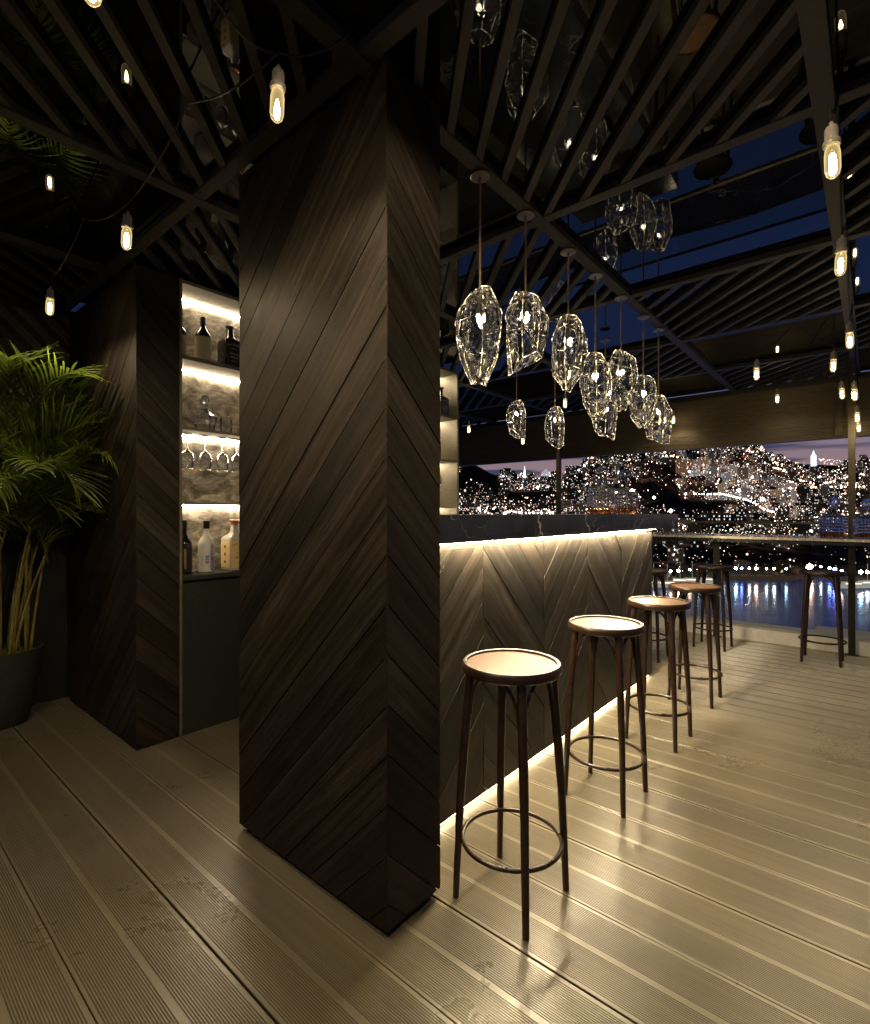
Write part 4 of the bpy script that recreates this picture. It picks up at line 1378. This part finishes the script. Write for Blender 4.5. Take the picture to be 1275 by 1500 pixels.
while cnt < 16000 and tries < 200000:
    tries += 1
    t = rg.uniform(-0.12, 0.98); f = rg.random()
    s = lerp_tab(t, SHORE)
    d = s + 5 + (1140 - s) * f
    dn = dens(t, d)
    if rg.random() > dn ** 1.45: continue
    x, y = polar(t, d); z = ground(t, d) + rg.uniform(2, 14)
    big = rg.random()
    r = d * (0.30 + 1.1 * rg.random() ** 4) / 759 * 0.85
    if big > 0.97: r *= 2.8
    elif big > 0.91: r *= 1.8
    u = rg.random()
    mi = 0 if u < 0.22 else 1 if u < 0.40 else 2 if u < 0.50 else 3 if u < 0.54 else 4
    globe(bm, x, y, z, r, mi); cnt += 1
# chains of lamps along hill roads
for (t0, d0, t1, d1, nn, mi) in ((0.08, 640, 0.20, 560, 22, 1), (0.09, 700, 0.24, 690, 26, 0), (0.28, 1000, 0.46, 1090, 34, 0), (0.33, 1080, 0.44, 1080, 30, 0), (0.60, 980, 0.80, 960, 40, 1), (0.44, 820, 0.60, 800, 30, 1),
                               (0.50, 690, 0.66, 640, 40, 0), (0.30, 620, 0.36, 500, 18, 1), (0.10, 560, 0.30, 500, 26, 4), (0.66, 900, 0.88, 880, 30, 1)):
    for k in range(nn):
        u = k / (nn - 1) + rg.uniform(-.01, .01)
        t = t0 + (t1 - t0) * u + 0.006 * math.sin(u * 9); d = d0 + (d1 - d0) * u + 14 * math.sin(u * 6)
        x, y = polar(t, d); globe(bm, x, y, ground(t, d) + 9, d * rg.uniform(0.8, 1.7) / 759, mi)
tag(obj('city_lights', bm, lm), 'countless white and orange lights scattered over the far hillside', 'lights', kind='stuff')

# quay lamps that mirror in the water
ql = [m_emit('quay_lamp_white', (1.0, 0.90, 0.76), 150.0), m_emit('quay_lamp_orange', (1.0, 0.50, 0.26), 150.0), m_emit('quay_lamp_blue', (0.22, 0.28, 1.0), 150.0), m_emit('quay_lamp_ice', (0.70, 0.95, 1.0), 150.0)]
bm_q = NB()
quay = thing('quay_lamp', 'x', 'street lamp')
bpy.data.objects.remove(quay)
k = 0
pp = [(0.425, 0, 0.8), (0.443, 0, 1.0), (0.455, 1, 0.8), (0.47, 0, 0.9), (0.492, 1, 0.8), (0.507, 3, 0.7), (0.525, 1, 1.0), (0.540, 0, 0.7), (0.556, 0, 0.9), (0.567, 1, 0.8), (0.581, 3, 1.0), (0.592, 2, 0.8),
      (0.607, 0, 0.8), (0.620, 1, 1.1), (0.640, 0, 0.7), (0.655, 0, 0.8), (0.678, 3, 0.7), (0.7235, 1, 2.3), (0.745, 0, 0.7), (0.762, 2, 1.0), (0.772, 2, 1.2), (0.785, 1, 0.9), (0.806, 0, 1.0), (0.822, 3, 1.3), (0.835, 0, 1.0), (0.850, 3, 0.9), (0.875, 0, 1.0)]
cname = ['white', 'orange', 'blue', 'ice blue']
for (t, ci, sc) in pp:
    s = lerp_tab(t, SHORE) + 4
    x, y = polar(t, s)
    q = thing('quay_lamp', 'glowing %s quay lamp on the far shore mirrored in the water' % cname[ci], 'street lamp', (x, y, WZ + 1.2), group='%s quay lamps on the far shore' % cname[ci])
    bm = NB(); tube(bm, [(0, 0, -2), (0, 0, 2.5), (0, 0, 5.2)], 0.14, 6); obj('pole', bm, M['black'], q)
    bm = NB(); bmesh.ops.create_icosphere(bm, subdivisions=1, radius=0.85 * sc, matrix=Matrix.Translation((0, 0, 5.6))); obj('lamp_head', bm, ql[ci], q)
    if sc > 2: q['label'] = 'brightest starlike orange lamp on the far quay, above the lone stool'; del q['group']

# moored boats, promenade wall, landmark towers
hull = m_emit('floodlit_white_hull', (0.95, 0.90, 0.85), 0.4, 'NONE')
bw = m_emit('lit_cabin_windows', (1.0, 0.78, 0.5), 3.0, 'NONE')
for k, (t, off, L) in enumerate(((0.425, -9, 16), (0.452, -14, 20), (0.476, -8, 15), (0.500, -12, 18), (0.527, -16, 13), (0.810, -14, 22), (0.838, -9, 18))):
    s = lerp_tab(t, SHORE) + off
    x, y = polar(t, s)
    b = thing('moored_boat', 'white floodlit boat moored off the far quay', 'boat', (x, y, WZ), R(CAM_YAW + rg.uniform(-20, 20)), 'white boats moored along the far quay')
    bm = NB()
    n2 = 10; up, lo = [], []
    for i in range(n2 + 1):
        u = i / n2; wd = 2.2 * math.sin(math.pi * (0.5 + 0.5 * u)) ** 0.6 if u > 0.4 else 2.2
        wd = max(0.05, wd)
        xx_ = -L / 2 + L * u; sh = 1.6 + 1.1 * u * u
        up.append((bm.verts.new((xx_, -wd, sh)), bm.verts.new((xx_, wd, sh))))
        lo.append((bm.verts.new((xx_ * 0.93, -wd * 0.6, -0.4)), bm.verts.new((xx_ * 0.93, wd * 0.6, -0.4))))
    for i in range(n2):
        bm.faces.new((lo[i][0], lo[i + 1][0], up[i + 1][0], up[i][0])); bm.faces.new((lo[i + 1][1], lo[i][1], up[i][1], up[i + 1][1]))
        bm.faces.new((up[i][0], up[i + 1][0], up[i + 1][1], up[i][1]))
    bm.faces.new((lo[0][0], up[0][0], up[0][1], lo[0][1]))
    obj('hull', bm, hull, b)
    bm = NB(); box(bm, -L * 0.3, L * 0.15, -1.4, 1.4, 1.7, 3.4, 0.15); obj('cabin', bm, hull, b)
    bm = NB(); box(bm, -L * 0.28, L * 0.13, -1.45, 1.45, 2.3, 2.9); obj('cabin_windows', bm, bw, b)
    bm = NB(); tube(bm, [(-L * 0.05, 0, 3.3), (-L * 0.05, 0, 8), (-L * 0.05, 0, 13)], 0.12, 5); obj('mast', bm, hull, b)
pr_ = m_emit('floodlit_promenade_stone', (1.0, 0.62, 0.42), 0.05, 'NONE')
bm = NB()
prev = None
for i in range(120):
    t = 0.40 + 0.55 * i / 119
    x, y = polar(t, lerp_tab(t, SHORE) - 1.0)
    cur = [bm.verts.new((x, y, z)) for z in (WZ - 1, WZ + 2.0)] + [bm.verts.new((polar(t, lerp_tab(t, SHORE) + 5)[0], polar(t, lerp_tab(t, SHORE) + 5)[1], WZ + 2.0))]
    if prev:
        bm.faces.new((prev[0], cur[0], cur[1], prev[1])); bm.faces.new((prev[1], cur[1], cur[2], prev[2]))
    prev = cur
tag(obj('quay_wall', bm, pr_), 'low orange lit quay wall along the far shore of the harbour', 'quay')

def tower(t, d, w, h, sp, label, col, st):
    x, y = polar(t, d); z = ground(t, d)
    o = thing('church_tower', label, 'tower', (x, y, z))
    mt = m_emit('floodlit_stone', col, st, 'NONE')
    bm = NB(); box(bm, -w / 2, w / 2, -w / 2, w / 2, -3, h, 0.3)
    for zz in (0.35, 0.7): box(bm, -w * .55, w * .55, -w * .55, w * .55, h * zz, h * zz + 0.8)
    obj('shaft', bm, mt, o)
    bm = NB(); lathe(bm, [(w * 0.62, h), (w * 0.3, h + sp * 0.35), (0.15, h + sp)], 8); obj('spire', bm, mt, o)
tower(0.1730, 900, 8, 16, 28, 'slender white floodlit church spire above the bar on the far hill', (0.92, 0.95, 1.0), 2.6)
tower(0.2140, 1050, 13, 14, 7, 'squat grey lit tower on the skyline left of the middle post', (0.75, 0.78, 0.85), 0.5)
tower(0.7310, 1080, 9, 20, 13, 'lit tower standing on the skyline at the right under the pink cloud', (0.85, 0.95, 1.0), 1.6)

# ------------------------------------------------------------------ world: dusk sky
W = bpy.data.worlds.new('World'); S.world = W; W.use_nodes = True
T = W.node_tree; T.nodes.clear()
def wn(t): return T.nodes.new(t)
out = wn('ShaderNodeOutputWorld'); bg = wn('ShaderNodeBackground'); T.links.new(bg.outputs[0], out.inputs[0])
tc = wn('ShaderNodeTexCoord'); sx = wn('ShaderNodeSeparateXYZ'); T.links.new(tc.outputs['Generated'], sx.inputs[0])
ramp = wn('ShaderNodeValToRGB'); T.links.new(sx.outputs[2], ramp.inputs[0])
cr = ramp.color_ramp
stops = [(0.0, (0.30, 0.19, 0.19)), (0.09, (0.27, 0.19, 0.22)), (0.14, (0.19, 0.16, 0.24)), (0.22, (0.055, 0.075, 0.19)), (0.45, (0.018, 0.034, 0.115)), (1.0, (0.006, 0.012, 0.045))]
while len(cr.elements) < len(stops): cr.elements.new(0.5)
for e, (p, c) in zip(cr.elements, stops): e.position = p; e.color = (*c, 1)
mp = wn('ShaderNodeMapping'); mp.inputs['Scale'].default_value = (2.2, 2.2, 26); T.links.new(tc.outputs['Generated'], mp.inputs[0])
nz = wn('ShaderNodeTexNoise'); nz.inputs['Scale'].default_value = 1.7; nz.inputs['Detail'].default_value = 5; T.links.new(mp.outputs[0], nz.inputs[0])
r2 = wn('ShaderNodeValToRGB'); T.links.new(nz.outputs[0], r2.inputs[0])
r2.color_ramp.elements[0].position = 0.47; r2.color_ramp.elements[0].color = (0, 0, 0, 1)
r2.color_ramp.elements[1].position = 0.58; r2.color_ramp.elements[1].color = (1, 1, 1, 1)
mx = wn('ShaderNodeMix'); mx.data_type = 'RGBA'; T.links.new(r2.outputs[0], mx.inputs[0]); T.links.new(ramp.outputs[0], mx.inputs[6]); mx.inputs[7].default_value = (0.050, 0.055, 0.11, 1)
# night-time Nishita sky below the horizon line adds the last dusk light
sky = wn('ShaderNodeTexSky'); sky.sky_type = 'NISHITA'; sky.sun_disc = False; sky.sun_elevation = R(-2.0); sky.sun_rotation = R(160)
ad = wn('ShaderNodeMix'); ad.data_type = 'RGBA'; ad.blend_type = 'ADD'; ad.inputs[0].default_value = 0.02
T.links.new(mx.outputs[2], ad.inputs[6]); T.links.new(sky.outputs[0], ad.inputs[7])
T.links.new(ad.outputs[2], bg.inputs[0]); bg.inputs[1].default_value = 1.0

# ------------------------------------------------------------------ lamps
# each bare bulb and each crystal pendant throws its light downwards; the porcelain and steel holders shade the ceiling
def spot(name, x, y, z, power, size, blend, rad, col=(1.0, 0.79, 0.47)):
    L = bpy.data.lights.new(name, 'SPOT'); L.energy = power; L.color = col
    L.spot_size = R(size); L.spot_blend = blend; L.shadow_soft_size = rad
    o = bpy.data.objects.new(name, L); COL.objects.link(o); o.location = (x, y, z)
    return o
for (x, y, z, lb) in bulbs:
    near = z > 2.1 and (x * x + y * y) < 30
    spot('bulb_and_fill_light', x, y, z - 0.140, (16 if x < -2.8 else 11 if x < -2 else 10 if x < -1 and y > 0.5 else 16 if x < -1 else 12) if y < 2 else (4 if (y > 5.5 or (x > -0.15 and y > 4)) else 15 if y > 3.9 else 11), 175, 0.6, 0.02)
for (x, y, zt, zb, zl, r, sty, lb) in pend:
    spot('pendant_light', x, y, zb - 0.03, 31, 115, 1.0, 0.02)
for (x, y, p) in ((-0.30, 0.70, 34), (-0.05, -0.3, 12), (-1.13, -0.4, 44), (-2.1, -0.3, 22)):    # unseen lamps added to light deck and pillar, most on the strings' lines
    spot('bulb_and_fill_light', x, y, 2.36, p, 175, 0.2 if x > -0.5 and y > 0 else 0.6, 0.02)

# ------------------------------------------------------------------ render settings
S.view_settings.view_transform = 'Standard'
S.view_settings.look = 'None'
S.view_settings.exposure = 0
S.view_settings.gamma = 1
S.render.engine = 'CYCLES'
cy = S.cycles
cy.use_denoising = True
cy.denoiser = 'OPENIMAGEDENOISE'
cy.max_bounces = 10
cy.transmission_bounces = 10
cy.transparent_max_bounces = 16
cy.glossy_bounces = 5
cy.diffuse_bounces = 4
cy.sample_clamp_indirect = 6.0
cy.blur_glossy = 0.3
cy.use_light_tree = True
